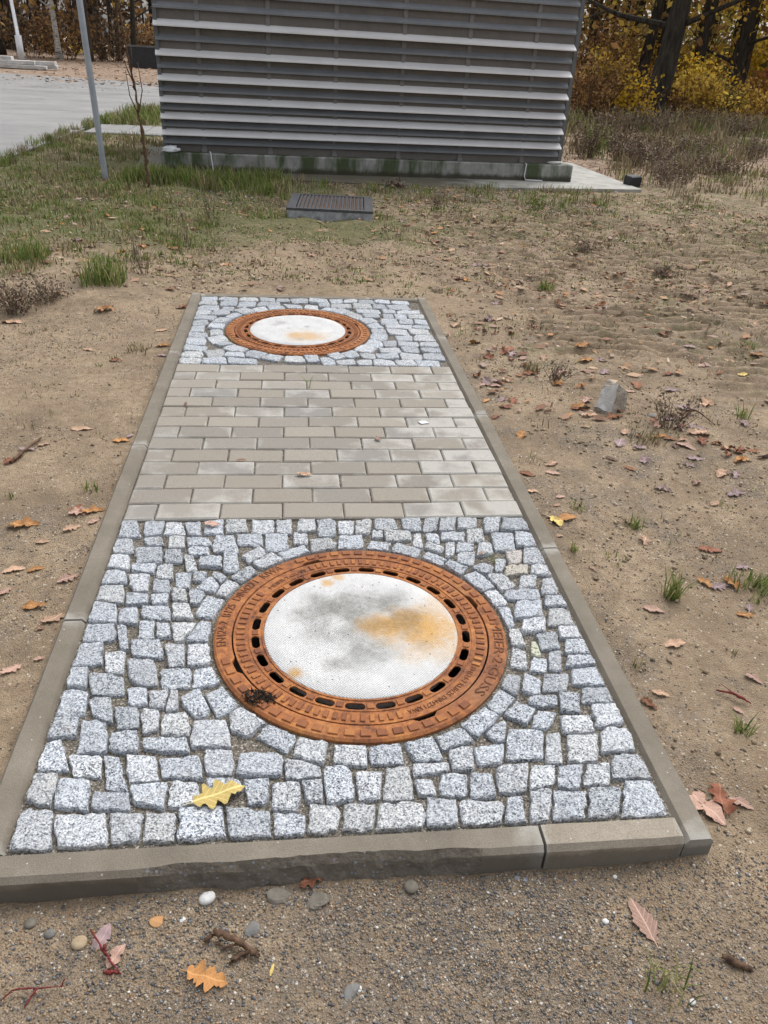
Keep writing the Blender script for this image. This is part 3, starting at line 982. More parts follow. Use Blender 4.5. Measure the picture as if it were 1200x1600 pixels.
    [0.508, -0.272, 0.57, -0.274, 0.589, -0.199, 0.526, -0.197],
    [0.57, -0.274, 0.645, -0.276, 0.671, -0.189, 0.593, -0.187],
    [0.327, -0.319, 0.393, -0.321, 0.408, -0.249, 0.339, -0.247],
    [0.407, -0.327, 0.461, -0.329, 0.475, -0.263, 0.42, -0.261],
    [0.459, -0.32, 0.51, -0.322, 0.529, -0.244, 0.477, -0.243],
    [0.506, -0.327, 0.576, -0.33, 0.59, -0.28, 0.518, -0.278],
    [0.585, -0.339, 0.643, -0.341, 0.66, -0.284, 0.601, -0.282],
    [0.364, -0.406, 0.438, -0.409, 0.458, -0.32, 0.381, -0.318],
    [0.43, -0.401, 0.52, -0.404, 0.54, -0.326, 0.447, -0.323],
    [0.523, -0.394, 0.582, -0.396, 0.6, -0.333, 0.539, -0.331],
    [0.571, -0.431, 0.639, -0.434, 0.664, -0.351, 0.594, -0.349],
    [0.406, -0.486, 0.471, -0.489, 0.492, -0.406, 0.424, -0.403],
    [0.475, -0.453, 0.576, -0.456, 0.592, -0.401, 0.489, -0.398],
    [0.57, -0.489, 0.649, -0.492, 0.666, -0.436, 0.586, -0.433],
    [0.423, -0.566, 0.484, -0.569, 0.505, -0.489, 0.442, -0.486],
    [0.48, -0.524, 0.569, -0.528, 0.59, -0.457, 0.498, -0.453],
    [0.56, -0.569, 0.637, -0.572, 0.664, -0.489, 0.585, -0.486],
    [0.432, -0.651, 0.484, -0.653, 0.504, -0.579, 0.451, -0.576],
    [0.485, -0.603, 0.568, -0.607, 0.592, -0.526, 0.506, -0.523],
    [0.48, -0.691, 0.516, -0.693, 0.534, -0.631, 0.497, -0.63],
    [0.503, -0.659, 0.582, -0.663, 0.601, -0.599, 0.52, -0.596],
    [0.408, -0.729, 0.462, -0.732, 0.483, -0.656, 0.427, -0.654],
    [0.462, -0.753, 0.51, -0.755, 0.527, -0.697, 0.478, -0.695],
    [0.514, -0.744, 0.559, -0.746, 0.585, -0.663, 0.539, -0.661],
    [0.572, -0.62, 0.649, -0.623, 0.668, -0.566, 0.589, -0.563],
    [0.576, -0.682, 0.643, -0.685, 0.662, -0.631, 0.593, -0.628],
    [0.57, -0.729, 0.646, -0.733, 0.663, -0.685, 0.585, -0.681],
    [0.548, -0.795, 0.642, -0.799, 0.665, -0.735, 0.569, -0.731],
    [0.562, -0.859, 0.643, -0.863, 0.666, -0.799, 0.584, -0.795],
    [-0.131, -0.154, -0.056, -0.155, -0.054, -0.082, -0.131, -0.081],
    [-0.154, -0.228, -0.079, -0.23, -0.077, -0.161, -0.155, -0.159],
    [-0.103, -0.077, -0.049, -0.078, -0.048, -0.01, -0.102, -0.009],
    [-0.049, -0.112, 0.017, -0.114, 0.023, -0.009, -0.046, -0.007],
    [0.021, -0.093, 0.073, -0.095, 0.078, -0.018, 0.025, -0.017],
    [0.08, -0.098, 0.137, -0.099, 0.145, -0.016, 0.086, -0.015],
    [-0.071, -0.183, 0.006, -0.185, 0.009, -0.116, -0.07, -0.114],
    [0.008, -0.17, 0.099, -0.173, 0.104, -0.109, 0.011, -0.107],
    [0.143, -0.069, 0.204, -0.071, 0.212, -0.002, 0.15, -0.001],
    [0.224, -0.081, 0.289, -0.082, 0.3, -0.007, 0.233, -0.006],
    [0.299, -0.09, 0.337, -0.091, 0.351, -0.007, 0.312, -0.006],
    [0.34, -0.094, 0.405, -0.096, 0.422, -0.005, 0.355, -0.003],
    [0.402, -0.081, 0.48, -0.083, 0.497, -0.001, 0.417, 0.001],
    [0.475, -0.096, 0.548, -0.098, 0.57, -0.002, 0.495, -0.001],
    [0.127, -0.122, 0.17, -0.123, 0.175, -0.07, 0.131, -0.069],
    [0.113, -0.189, 0.177, -0.191, 0.184, -0.125, 0.119, -0.124],
    [0.174, -0.146, 0.247, -0.148, 0.257, -0.074, 0.182, -0.072],
    [0.239, -0.176, 0.288, -0.178, 0.301, -0.089, 0.25, -0.088],
    [0.295, -0.152, 0.342, -0.153, 0.351, -0.098, 0.304, -0.097],
    [0.343, -0.147, 0.421, -0.149, 0.433, -0.087, 0.354, -0.085],
    [0.424, -0.149, 0.489, -0.151, 0.504, -0.082, 0.438, -0.081],
    [0.179, -0.223, 0.279, -0.226, 0.289, -0.161, 0.186, -0.159],
    [0.283, -0.208, 0.337, -0.21, 0.347, -0.151, 0.292, -0.149],
    [0.331, -0.227, 0.38, -0.229, 0.395, -0.152, 0.344, -0.15],
    [0.384, -0.207, 0.441, -0.208, 0.453, -0.152, 0.395, -0.15],
    [0.441, -0.222, 0.504, -0.223, 0.522, -0.146, 0.458, -0.144],
    [0.263, -0.282, 0.343, -0.284, 0.355, -0.216, 0.273, -0.214],
    [0.376, -0.268, 0.444, -0.27, 0.458, -0.207, 0.388, -0.205],
    [0.55, -0.088, 0.642, -0.09, 0.666, -0.003, 0.57, -0.001],
    [-0.233, -1.027, -0.141, -1.032, -0.141, -0.955, -0.237, -0.949]]

def clip_half(poly, px, py, nx, ny):
    """keep the part of poly where (p - P).n <= 0"""
    out = []
    k = len(poly)
    for i in range(k):
        a, b = poly[i], poly[(i + 1) % k]
        da = (a[0] - px) * nx + (a[1] - py) * ny
        db = (b[0] - px) * nx + (b[1] - py) * ny
        if da <= 0:
            out.append(a)
        if (da < 0 < db) or (db < 0 < da):
            t = da / (da - db)
            out.append((a[0] + (b[0] - a[0]) * t, a[1] + (b[1] - a[1]) * t))
    return out

def cobble_polys(quads, centre, ylo, yhi, gap):
    info = []
    for q in quads:
        pts = [(q[i], q[i + 1]) for i in range(0, 8, 2)]
        c = (sum(p[0] for p in pts) / 4, sum(p[1] for p in pts) / 4)
        info.append((c, pts))
    # stones next to the manhole frame turn with it
    for i, (c, pts) in enumerate(info):
        d = math.hypot(c[0] - centre[0], c[1] - centre[1])
        if d < MR + .095:
            ar = .5 * abs(sum(pts[k][0] * pts[(k + 1) % 4][1] - pts[(k + 1) % 4][0] * pts[k][1] for k in range(4)))
            a = math.sqrt(ar) * .95
            an = math.atan2(c[1] - centre[1], c[0] - centre[0]) + random.uniform(-.12, .12)
            ca, sa = math.cos(an), math.sin(an)
            w, h = a * random.uniform(.84, .98) / 2, a * random.uniform(1.02, 1.18) / 2
            info[i] = (c, [(c[0] + u_ * ca - v_ * sa, c[1] + u_ * sa + v_ * ca) for u_, v_ in ((-w, -h), (w, -h), (w, h), (-w, h))])
    GROW = 1.15
    grown = []
    for c, pts in info:
        # lopsided quads: no stone is a clean rectangle
        grown.append((c, [(c[0] + (p[0] - c[0]) * GROW + random.gauss(0, .006), c[1] + (p[1] - c[1]) * GROW + random.gauss(0, .006)) for p in pts]))
    res = []
    for i, (c, pts) in enumerate(grown):
        poly = list(pts)
        for j, (d, qts) in enumerate(grown):
            if i == j or math.hypot(d[0] - c[0], d[1] - c[1]) > .26:
                continue
            best = None
            for src in ((pts, qts) if i < j else (qts, pts)):
                for k in range(4):
                    ex, ey = src[(k + 1) % 4][0] - src[k][0], src[(k + 1) % 4][1] - src[k][1]
                    L = math.hypot(ex, ey)
                    nx, ny = -ey / L, ex / L
                    if (d[0] - c[0]) * nx + (d[1] - c[1]) * ny < 0:
                        nx, ny = -nx, -ny
                    mi = max(p[0] * nx + p[1] * ny for p in pts)
                    mj = min(p[0] * nx + p[1] * ny for p in qts)
                    if best is None or mi - mj < best[0] - 1e-9:
                        best = (mi - mj, nx, ny, (mi + mj) / 2)
            ov, nx, ny, mid = best
            if ov < -gap:
                continue
            mid -= gap / 2
            poly = clip_half(poly, nx * mid, ny * mid, nx, ny)
            if len(poly) < 3:
                break
        if len(poly) < 3:
            continue
        vx, vy = centre[0] - c[0], centre[1] - c[1]
        L = math.hypot(vx, vy)
        vx /= L
        vy /= L
        poly = clip_half(poly, centre[0] - vx * (MR + .010), centre[1] - vy * (MR + .010), vx, vy)
        for (px, py, nx, ny) in ((-PX + .006, 0, -1, 0), (PX - .006, 0, 1, 0), (0, ylo + .006, 0, -1), (0, yhi - .006, 0, 1)):
            poly = clip_half(poly, px, py, nx, ny)
        if len(poly) < 3:
            continue
        ar = .5 * abs(sum(poly[k][0] * poly[(k + 1) % len(poly)][1] - poly[(k + 1) % len(poly)][0] * poly[k][1] for k in range(len(poly))))
        if ar > .0009:
            res.append(poly)
    return res

def cobble_mesh(poly, detail):
    cx = sum(p[0] for p in poly) / len(poly)
    cy = sum(p[1] for p in poly) / len(poly)
    per = sum(math.dist(poly[i], poly[(i + 1) % len(poly)]) for i in range(len(poly)))
    n = detail
    # resample the outline, then cut the corners a little and roughen it
    pts = []
    k = len(poly)
    for i in range(k):
        a, b = poly[i], poly[(i + 1) % k]
        m = max(1, round(n * math.dist(a, b) / per))
        for s in range(m):
            t = (s + .04) / m
            pts.append((a[0] + (b[0] - a[0]) * t, a[1] + (b[1] - a[1]) * t))
    k = len(pts)
    sm = []
    for i in range(k):
        a, b, c = pts[i - 1], pts[i], pts[(i + 1) % k]
        sm.append((b[0] * .86 + (a[0] + c[0]) * .07, b[1] * .86 + (a[1] + c[1]) * .07))
    pts = []
    size = per / 4
    for i in range(k):
        p = sm[i]
        j = random.gauss(0, .024) * size
        d = math.hypot(p[0] - cx, p[1] - cy) or 1
        pts.append((p[0] - cx + (p[0] - cx) / d * j, p[1] - cy + (p[1] - cy) / d * j))
    tx, ty = random.gauss(0, .035), random.gauss(0, .035)
    m = MB()
    rings = ((1.0, -.05), (1.0, -.010), (.972, -.0028), (.88, .0))
    for (s, z) in rings:
        for (x, y) in pts:
            zz = z
            if z > -.02:
                zz += x * s * tx + y * s * ty + random.gauss(0, .0012)
            m.v.append((x * s, y * s, zz))
    m.v.append((0, 0, random.uniform(.0, .0035)))
    for r in range(len(rings) - 1):
        for i in range(k):
            j = (i + 1) % k
            m.f.append((r * k + i, r * k + j, (r + 1) * k + j, (r + 1) * k + i))
    b = (len(rings) - 1) * k
    for i in range(k):
        m.f.append((b + i, b + (i + 1) % k, len(rings) * k))
    return m, (cx, cy)

def ring_bed(root, centre, ylo, yhi):
    m = MB()
    n = 64
    for i in range(n):
        an = 2 * PI * (i + .5) / n
        dx, dy = math.cos(an), math.sin(an)
        m.v.append((centre[0] + dx * (MR - .004), centre[1] + dy * (MR - .004), -.013))
        ts = []
        if dx > 1e-6: ts.append((PX - centre[0]) / dx)
        if dx < -1e-6: ts.append((-PX - centre[0]) / dx)
        if dy > 1e-6: ts.append((yhi - centre[1]) / dy)
        if dy < -1e-6: ts.append((ylo - centre[1]) / dy)
        t = min(ts) + .04
        m.v.append((centre[0] + dx * t, centre[1] + dy * t, -.013))
    for i in range(n):
        a, b = 2 * i, 2 * ((i + 1) % n)
        m.f.append((a, a + 1, b + 1, b))
    for sx, y in ((-1, ylo), (1, ylo), (-1, yhi), (1, yhi)):       # corners cut by the ring
        k = len(m.v)
        m.v += [(sx * PX, y, -.0138), (sx * (PX - .3), y, -.0138), (sx * PX, y + (.3 if y == ylo else -.3), -.0138)]
        m.f.append((k, k + 1, k + 2))
    m.build('bedding', JOINT, root)

def cobbled(label, quads, centre, ylo, yhi, gap, detail, odd):
    root = thing('cobble_pavement', label, 'pavement')
    del root['category']
    root['kind'] = 'structure'
    ring_bed(root, centre, ylo, yhi)
    for poly in cobble_polys(quads, centre, ylo, yhi, gap):
        m, c = cobble_mesh(poly, detail)
        mt = GRANITE
        for (x, y, mm) in odd:
            if math.hypot(c[0] - x, c[1] - y) < .035:
                mt = mm
        m.build('cobblestone', mt, root, False, (c[0], c[1], random.uniform(-.003, .0015)))
    return root

odd = [(*(-0.075, 0.024), STONE_YELLOW), (*(0.269, 0.021), STONE_GREEN), (*(0.560, -0.306), STONE_BUFF), (*(0.513, -0.677), STONE_GREEN), (*(0.568, -0.243), STONE_PINK)]
cobbled('grey granite cobbles around the nearer manhole', NEAR_QUADS, NEAR_C, PY0, 0, .0048, 20, odd)

def far_quads():
    qs = []
    cs = []
    def add(x, y, w, h, an):
        ca, sa = math.cos(an), math.sin(an)
        q = []
        for (a, b) in ((-w, -h), (w, -h), (w, h), (-w, h)):
            q += [x + (a * ca - b * sa) / 2, y + (a * sa + b * ca) / 2]
        qs.append(q)
        cs.append((x, y))
    r0 = MR
    for ring in range(1):
        r = r0 + .055
        n = int(2 * PI * r / .098)
        for i in range(n):
            an = 2 * PI * (i + random.uniform(-.2, .2)) / n
            x, y = FAR_C[0] + r * math.cos(an), FAR_C[1] + r * math.sin(an)
            if abs(x) < PX - .03 and 1.43 < y < PY1 - .03:
                add(x, y, random.uniform(.085, .13), random.uniform(.075, .115), an + PI / 2 + random.uniform(-.12, .12))
    for row in range(12):
        y = 1.4 + .048 + row * .0955
        x = -PX + .045 + (row % 2) * .012
        while x < PX - .02:
            w = random.uniform(.075, .125)
            xx, yy = x + w / 2 - .045, y + random.uniform(-.012, .012)
            if xx < PX - .03 and math.hypot(xx - FAR_C[0], yy - FAR_C[1]) > MR + .10 and all(math.hypot(xx - a, yy - b) > .066 for a, b in cs):
                add(xx, yy, w * 1.1, random.uniform(.085, .11), random.uniform(-.12, .12))
            x += w + .004
    return qs
cobbled('grey granite cobbles around the farther manhole', far_quads(), FAR_C, 1.4, PY1, .0045, 14, [])

# ================================================================ manholes
def lathe(prof, n=96, ins=None):
    """revolve (r, z) profile; ins(angle) may push the first radius outwards"""
    m = MB()
    k = len(prof)
    for i in range(n):
        an = 2 * PI * i / n
        for j, (r, z) in enumerate(prof):
            if ins and j < 3:
                r = r + ins(an)
            m.v.append((r * math.cos(an), r * math.sin(an), z))
    for i in range(n):
        j = (i + 1) % n
        for q in range(k - 1):
            m.f.append((i * k + q, i * k + q + 1, j * k + q + 1, j * k + q))
    return m

def slotted_ring(r0, r1, rc, hr, nslot, ztop, depth):
    cols = []
    per = 2 * PI / nslot
    half = .0240 / rc
    for s in range(nslot):
        c = per * (s + .5)
        for t in (-1, -.93, -.8, -.55, 0, .55, .8, .93, 1):
            d = 1 - max(0, (abs(t) - .55) / .45) ** 2.2
            cols.append((c + t * half, max(.0004, hr * math.sqrt(max(0, d))), True, t == 1))
        cols.append((c + per / 2, .0004, False, True))
    m = MB()
    n = len(cols)
    for (an, h, sl, last) in cols:
        for (r, z) in ((r0, ztop - depth), (r0, ztop), (rc - h, ztop), (rc + h, ztop), (r1, ztop), (r1, ztop - depth), (rc - h, ztop - depth), (rc + h, ztop - depth)):
            m.v.append((r * math.cos(an), r * math.sin(an), z))
    for i in range(n):
        j = (i + 1) % n
        a, b = i * 8, j * 8
        m.f += [(a, a + 1, b + 1, b), (a + 1, a + 2, b + 2, b + 1), (a + 3, a + 4, b + 4, b + 3), (a + 4, a + 5, b + 5, b + 4)]
        if cols[i][2] and not cols[i][3]:
            m.f += [(a + 2, a + 6, b + 6, b + 2), (a + 7, a + 3, b + 3, b + 7)]
        else:
            m.f.append((a + 2, a + 3, b + 3, b + 2))
    return m

def arc_text(txt, r, a0, a1, size, parent, z, depth=.0034):
    """raised letters running clockwise from angle a0 to a1 (degrees), tops outwards"""
    cu = bpy.data.curves.new('lettering', 'FONT')
    cu.body = txt
    cu.size = size
    cu.extrude = depth / 2
    cu.resolution_u = 2
    tmp = bpy.data.objects.new('lettering', cu)
    col.objects.link(tmp)
    dg = bpy.context.evaluated_depsgraph_get()
    me = bpy.data.meshes.new_from_object(tmp.evaluated_get(dg))
    bpy.data.objects.remove(tmp)
    xs = [v.co.x for v in me.vertices]
    lo, hi = min(xs), max(xs)
    for v in me.vertices:
        t = (v.co.x - lo) / (hi - lo)
        an = math.radians(a0 + (a1 - a0) * t)
        rr = r + v.co.y - size * .35
        v.co = (rr * math.cos(an), rr * math.sin(an), z + v.co.z)
    me.materials.clear()
    me.materials.append(RUSTD)
    me.update()
    return link('lettering', me, parent)

def in_arcs(an, arcs):
    for lo, hi in arcs:
        if ((an - lo) % 360) < ((hi - lo) % 360):
            return True
    return False

def manhole(centre, rot, near):
    where = 'nearer' if near else 'farther'
    fr = thing('manhole_surround', f'rusty round iron frame of the {where} manhole set in cobbles', 'manhole surround', (*centre, 0), rot)
    nt = [-158, 20, -69.5, 111.5]
    def notch(an):
        d = math.degrees(an)
        return .0095 if any(abs((d - q + 180) % 360 - 180) < 4.6 for q in nt) else 0.0
    ring = lathe([(.3335, -.07), (.3335, -.004), (.3345, -.0005), (.347, .0), (MR - .006, .0), (MR, -.005), (MR, -.06)], 160, notch).build('ring', RUST, fr, False)
    lathe([(.3335, -.07), (.30, -.071), (.29, -.12), (.29, -.5), (.0, -.5)], 48).build('shaft', DARK, fr, False)
    fb = MB().cbox(-.009, .009, -.0115, .0115, 0, .0042, .0008).mesh('raised_block', RUSTB)
    farcs = [(118, 192), (-50, 3)] if near else []
    big = MB()
    def place(mesh_box, root, r, an, name='raised_block'):
        a = math.radians(an)
        if near:
            o = link(name, mesh_box, root, (r * math.cos(a), r * math.sin(a), -.0004))
            o.rotation_euler = (0, 0, a)
        else:
            M = Matrix.Translation((r * math.cos(a), r * math.sin(a), -.0004)) @ Matrix.Rotation(a, 4, 'Z')
            k = len(big.v)
            big.v += [tuple(M @ v.co) for v in mesh_box.vertices]
            big.f += [tuple(k + i for i in p.vertices) for p in mesh_box.polygons]
    for i in range(62):
        an = 360 * i / 62
        if not in_arcs(an, farcs):
            place(fb, ring, .3585, an)
    if not near:
        big.build('raised_blocks', RUSTB, ring)['kind'] = 'stuff'
    big = MB()
    if near:
        arc_text('EN124-2  B125  DIN4271  KIWA', .3600, 188, 126, .034, ring, .0002)
        arc_text('MEIER·2·GUSS', .3600, 2, -44, .036, ring, .0002)
    cv = thing('manhole_cover', f'rusty iron manhole cover with white concrete centre, the {where} one', 'manhole cover', (*centre, 0), rot)
    slotted_ring(.2535, .3295, .2745, .0102, 24, -.0012, .0045).build('cast_ring', RUST, cv)
    cring = [o for o in cv.children if o.name.startswith('cast_ring')][0]
    lathe([(.253, -.012), (.253, .0014), (.2575, .0014), (.2580, -.002)], 96).build('inner_rim', RUST, cv)
    lathe([(.2885, -.002), (.2890, .0009), (.2915, .0009), (.2920, -.002)], 96).build('rib', RUST, cv)
    d = lathe([(.2527, -.03), (.2527, -.0005), (.249, .003), (.20, .0022), (.10, .0024), (.0, .0025)], 96)
    d.build('concrete_fill', DISC_NEAR if near else DISC_FAR, cv, True)
    tb = MB().cbox(-.0105, .0105, -.0052, .0052, 0, .0040, .0008).mesh('raised_block', RUSTB)
    carcs = [(115, 145), (-76, -28)] if near else []
    for i in range(92):
        an = 360 * i / 92
        if not in_arcs(an, carcs):
            place(tb, cring, .3115, an)
    sb = MB().cbox(-.0075, .0075, -.0085, .0085, 0, .0034, .0008).mesh('raised_block', RUSTB)
    for i in range(24):
        place(sb, cring, .2745, 360 * i / 24)
    if near:
        for o in cring.children:
            if o.name.startswith('raised_block'):
                o.location.z = -.0016
        arc_text('MEIER·2·GUSS', .3075, 142, 117, .017, cring, -.0012, .003)
        arc_text('EN124-2 KLB125 DIN4271', .3095, -30, -66, .0185, cring, -.0012, .003)
        arc_text('KIWA', .3095, -67.5, -74, .0185, cring, -.0012, .003)
    else:
        big.build('raised_blocks', RUSTB, cring)['kind'] = 'stuff'
    cv.rotation_euler = (random.uniform(-.003, .003), random.uniform(-.003, .003), rot)
manhole(NEAR_C, 0.0, True)
manhole(FAR_C, 0.0, False)
# ================================================================ louvred building
def extrude_x(prof, x0, x1):
    m = MB()
    k = len(prof)
    m.v = [(x0, y, z) for y, z in prof] + [(x1, y, z) for y, z in prof]
    m.f = [(i, (i + 1) % k, (i + 1) % k + k, i + k) for i in range(k)]
    m.f += [tuple(reversed(range(k))), tuple(range(k, 2 * k))]
    return m

bd = thing('louvred_building', 'grey building clad in horizontal metal louvres on a concrete plinth', 'building')
bd.matrix_world = BM
ZB = .04                                      # local zero lies at ground level
HT = 3.05
wall = MB()
wall.box(-5.03, -.16, .10, 3.2, .20, HT)
wall.build('wall', WALLM, bd)
rf = MB()
rf.box(-5.12, -.06, -.02, 3.3, HT, HT + .12)
rf.build('roof', TRIM, bd)
LOUV = [(.10, .060), (.0, .004), (.0, -.008), (.014, -.008), (.10, .044)]
THIN = [(.10, .050), (.055, .008), (.055, -.012), (.068, -.012), (.10, .030)]
for z in (1.411, 1.133, .893, .680, .512, .345):
    extrude_x([(y, q + z + ZB) for y, q in LOUV], -5.065, -.205).build('slat', ALU, bd)
for z in (2.82, 2.68, 2.54, 2.40, 2.27, 2.135, 1.997, 1.858, 1.720, 1.580, 1.283, 1.020, .792, .608, .436, .258):
    extrude_x([(y, q + z + ZB) for y, q in THIN], -5.055, -.215).build('slat', ANTH, bd)
for x in (-4.60, -3.83, -3.065, -2.277, -1.497, -.686):
    m = MB()
    m.box(x - .024, x + .024, .088, .0995, .212, HT - .01)
    m.box(x - .030, x + .030, .060, .0880, .203, .235)
    z = .30
    while z < HT - .1:
        m.box(x - .005, x + .005, .084, .0878, z, z + .010)
        z += .067
    m.build('bracket_strip', STRIP, bd)
m = MB()
m.box(-.2, -.150, .085, .16, .203, HT - .003)
m.build('corner_trim', TRIM, bd)
m = MB()
m.box(-5.062, -5.02, .070, .16, .203, HT - .003)
m.build('corner_trim', TRIM, bd)
pl = MB()
pl.cbox(-5.10, -.66, 0, .5, -.08, .198, .012)
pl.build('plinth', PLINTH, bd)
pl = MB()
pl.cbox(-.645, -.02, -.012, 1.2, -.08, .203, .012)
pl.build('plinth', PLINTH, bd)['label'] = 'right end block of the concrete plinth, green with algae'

def bpt(x, y, z):
    return BM @ Vector((x, y, z))

# white foam lump and hanging cable on the left end of the plinth
def lumpy(name, loc, sx, sy, sz, mt, seed=0, n=9, rough=.18, rot=0.0, flat=0.0, smooth=True):
    r = np.random.RandomState(seed)
    m = MB()
    rows = n
    colsn = n + 4
    for i in range(rows + 1):
        th = PI * i / rows
        for j in range(colsn):
            ph = 2 * PI * j / colsn
            k = 1 + rough * (r.rand() - .5) * 2
            z = math.cos(th) * k
            if z < -flat and flat:
                z = -flat
            m.v.append((sx * math.sin(th) * math.cos(ph) * k, sy * math.sin(th) * math.sin(ph) * k, sz * z))
    for i in range(rows):
        for j in range(colsn):
            a = i * colsn + j
            b = i * colsn + (j + 1) % colsn
            m.f.append((a, a + colsn, b + colsn, b))
    o = m.build(name, mt, None, smooth)
    o.location = loc
    o.rotation_euler = (0, 0, rot)
    return o
p = bpt(-4.98, .03, .198)
tag(lumpy('foam_scrap', (p.x, p.y, p.z + .028), .10, .055, .038, WHITE, 3, 10, .34, flat=.7), 'crumpled white foam scrap on the left end of the plinth', 'scrap')
m = MB()
m.tube([bpt(-4.54, .02, .212), bpt(-4.53, -.012, .210), bpt(-4.525, -.02, .15), bpt(-4.515, -.022, .06), bpt(-4.51, -.03, .012)], [.007] * 5, 6)
tag(m.build('cable', WHITE), 'thin white cable hanging over the left of the plinth', 'cable')
m = MB()
m.tube([bpt(-.652, .01, .205), bpt(-.652, -.03, .20), bpt(-.66, -.03, .06), bpt(-.64, -.035, .018), bpt(-.42, -.05, .016)], [.007] * 5, 6)
tag(m.build('cable', WHITE), 'pale cable running down the joint at the right end of the plinth', 'cable')
p = bpt(-.25, .05, .203)
tag(lumpy('wood_scrap', (p.x, p.y, p.z + .015), .11, .03, .02, PLANK, 5, rot=.3, flat=.7), 'small grey wood scrap lying on the right end of the plinth', 'scrap')

# ================================================================ drain box with grating
db = thing('drain_box', 'low concrete drain box with dark steel grating in front of the building', 'drain', (.262, 5.63, -.06), -.075)
m = MB()
W2, D2, H = .385, .40, .11
for (a, b, c, d) in ((-W2, W2, -D2, -D2 + .05), (-W2, W2, D2 - .05, D2), (-W2, -W2 + .05, -D2 + .05, D2 - .05), (W2 - .05, W2, -D2 + .05, D2 - .05)):
    m.box(a, b, c, d, -.1, H - .022)
m.build('box_wall', BOXC, db)
m = MB()
for (a, b, c, d) in ((-W2 - .004, W2 + .004, -D2 - .004, -D2 + .045), (-W2 - .004, W2 + .004, D2 - .045, D2 + .004), (-W2 - .004, -W2 + .075, -D2 + .045, D2 - .045), (W2 - .075, W2 + .004, -D2 + .045, D2 - .045)):
    m.box(a, b, c, d, H - .020, H)
gf = m.build('grating_frame', STEELD, db)
barm = MB().box(-.010, .010, -D2 + .046, D2 - .046, H - .024, H - .003).mesh('grating_bar', STEELD)
barr = MB().box(-.0045, .0045, -D2 + .046, D2 - .046, H - .026, H - .010).mesh('grating_bar', RUSTBAR)
nb = 17
for i in range(nb):
    x = -W2 + .094 + (2 * W2 - .188) * i / (nb - 1)
    link('grating_bar', barm, gf, (x, 0, 0))
    if i < nb - 1:
        link('grating_bar', barr, gf, (x + (2 * W2 - .188) / (nb - 1) / 2, 0, 0))
m = MB()
m.box(-W2 + .05, W2 - .05, -D2 + .05, D2 - .05, -.05, .0)
m.build('box_floor', DARK, db)

# ================================================================ steel post, sapling, bits by the slab
px, py = (-2.013, 6.751)
t = MB()
t.tube([(0, 0, -.15), (0, 0, 0), (-.035, .01, 1.2), (-.07, .02, 3.0)], [.030] * 4, 16)
po = t.build('steel_post', GALV, None, True, (px, py, gzs(px, py)))
tag(po, 'thin galvanised steel post standing in the grass left of the building', 'post')

sx_, sy_ = (-1.524, 6.415)
sz_ = gzs(sx_, sy_)
sp = thing('sapling', 'bare young sapling with brown wrapped stem beside the steel post', 'sapling', (sx_, sy_, sz_))
rr = random.Random(4)
pts = [(-.0, 0, -.03)]
rad = [.019]
for i in range(1, 26):
    z = i * .038
    pts.append((-.05 * (z / 1.0) + rr.uniform(-.010, .010), rr.uniform(-.010, .010), z))
    rad.append(.017 + rr.uniform(-.007, .009) - .006 * z)
MB().tube(pts, rad, 8).build('wrapped_stem', JUTE, sp, True)
MB().tube([(-.045, 0, .85), (-.085, .0, 1.15), (-.12, .02, 1.55), (-.17, .03, 2.1)], [.010, .008, .007, .005], 7).build('trunk', TWIG, sp, True)
for (a, b, c) in (((-.03, 0, .62), (-.10, 0, .80), (-.115, 0, 1.0)), ((-.03, 0, .66), (.02, 0, .85), (.0, .01, 1.08)), ((-.05, 0, .9), (-.10, .0, 1.02), (-.125, 0, 1.12)), ((-.06, 0, 1.0), (-.045, 0, 1.15), (-.06, 0, 1.3))):
    MB().tube([a, b, c], [.006, .005, .003], 6).build('branch', TWIG, sp, True)

bx, by = (4.281, 8.301)
m = MB()
m.cbox(-.085, .085, -.07, .07, -.02, .115, .012)
o = m.build('black_block', BLACKP, None, False, (bx, by, -.04))
o.rotation_euler = (.06, -.05, .35)
tag(o, 'small black plastic block at the right corner of the concrete slab', 'block')

# strip of paving slabs leading to the driveway
fp = thing('footpath', 'narrow strip of grey slabs between driveway and building', 'path')
del fp['category']
fp['kind'] = 'structure'
for i in range(9):
    x = -3.28 + i * .29
    MB().cbox(x, x + .275, 11.55, 12.9, -.09, -.018 + rr.uniform(-.004, .004), .01).build('paving_slab', DRIVEM, fp)

# ================================================================ rock and loose stones
def rock(name, loc, pts_scale, seed, mt, label, cat='stone', rot=(0, 0, 0), cuts=9, group=None):
    """angular stone: a ball cut by random planes"""
    r = random.Random(seed)
    pl_ = [(Vector((r.gauss(0, 1), r.gauss(0, 1), r.gauss(0, 1))).normalized(), r.uniform(.55, .85)) for _ in range(cuts)]
    m = MB()
    nu, nv = 14, 10
    for i in range(nv + 1):
        th = PI * i / nv
        for j in range(nu):
            ph = 2 * PI * j / nu
            v = Vector((math.sin(th) * math.cos(ph), math.sin(th) * math.sin(ph), math.cos(th)))
            k = min([1.0] + [d / max(1e-3, v.dot(nn)) for nn, d in pl_ if v.dot(nn) > .05])
            v = v * k
            m.v.append((v.x * pts_scale[0], v.y * pts_scale[1], v.z * pts_scale[2]))
    for i in range(nv):
        for j in range(nu):
            a = i * nu + j
            b = i * nu + (j + 1) % nu
            m.f.append((a, a + nu, b + nu, b))
    o = m.build(name, mt, None, False, loc)
    o.rotation_euler = rot
    return tag(o, label, cat, group)

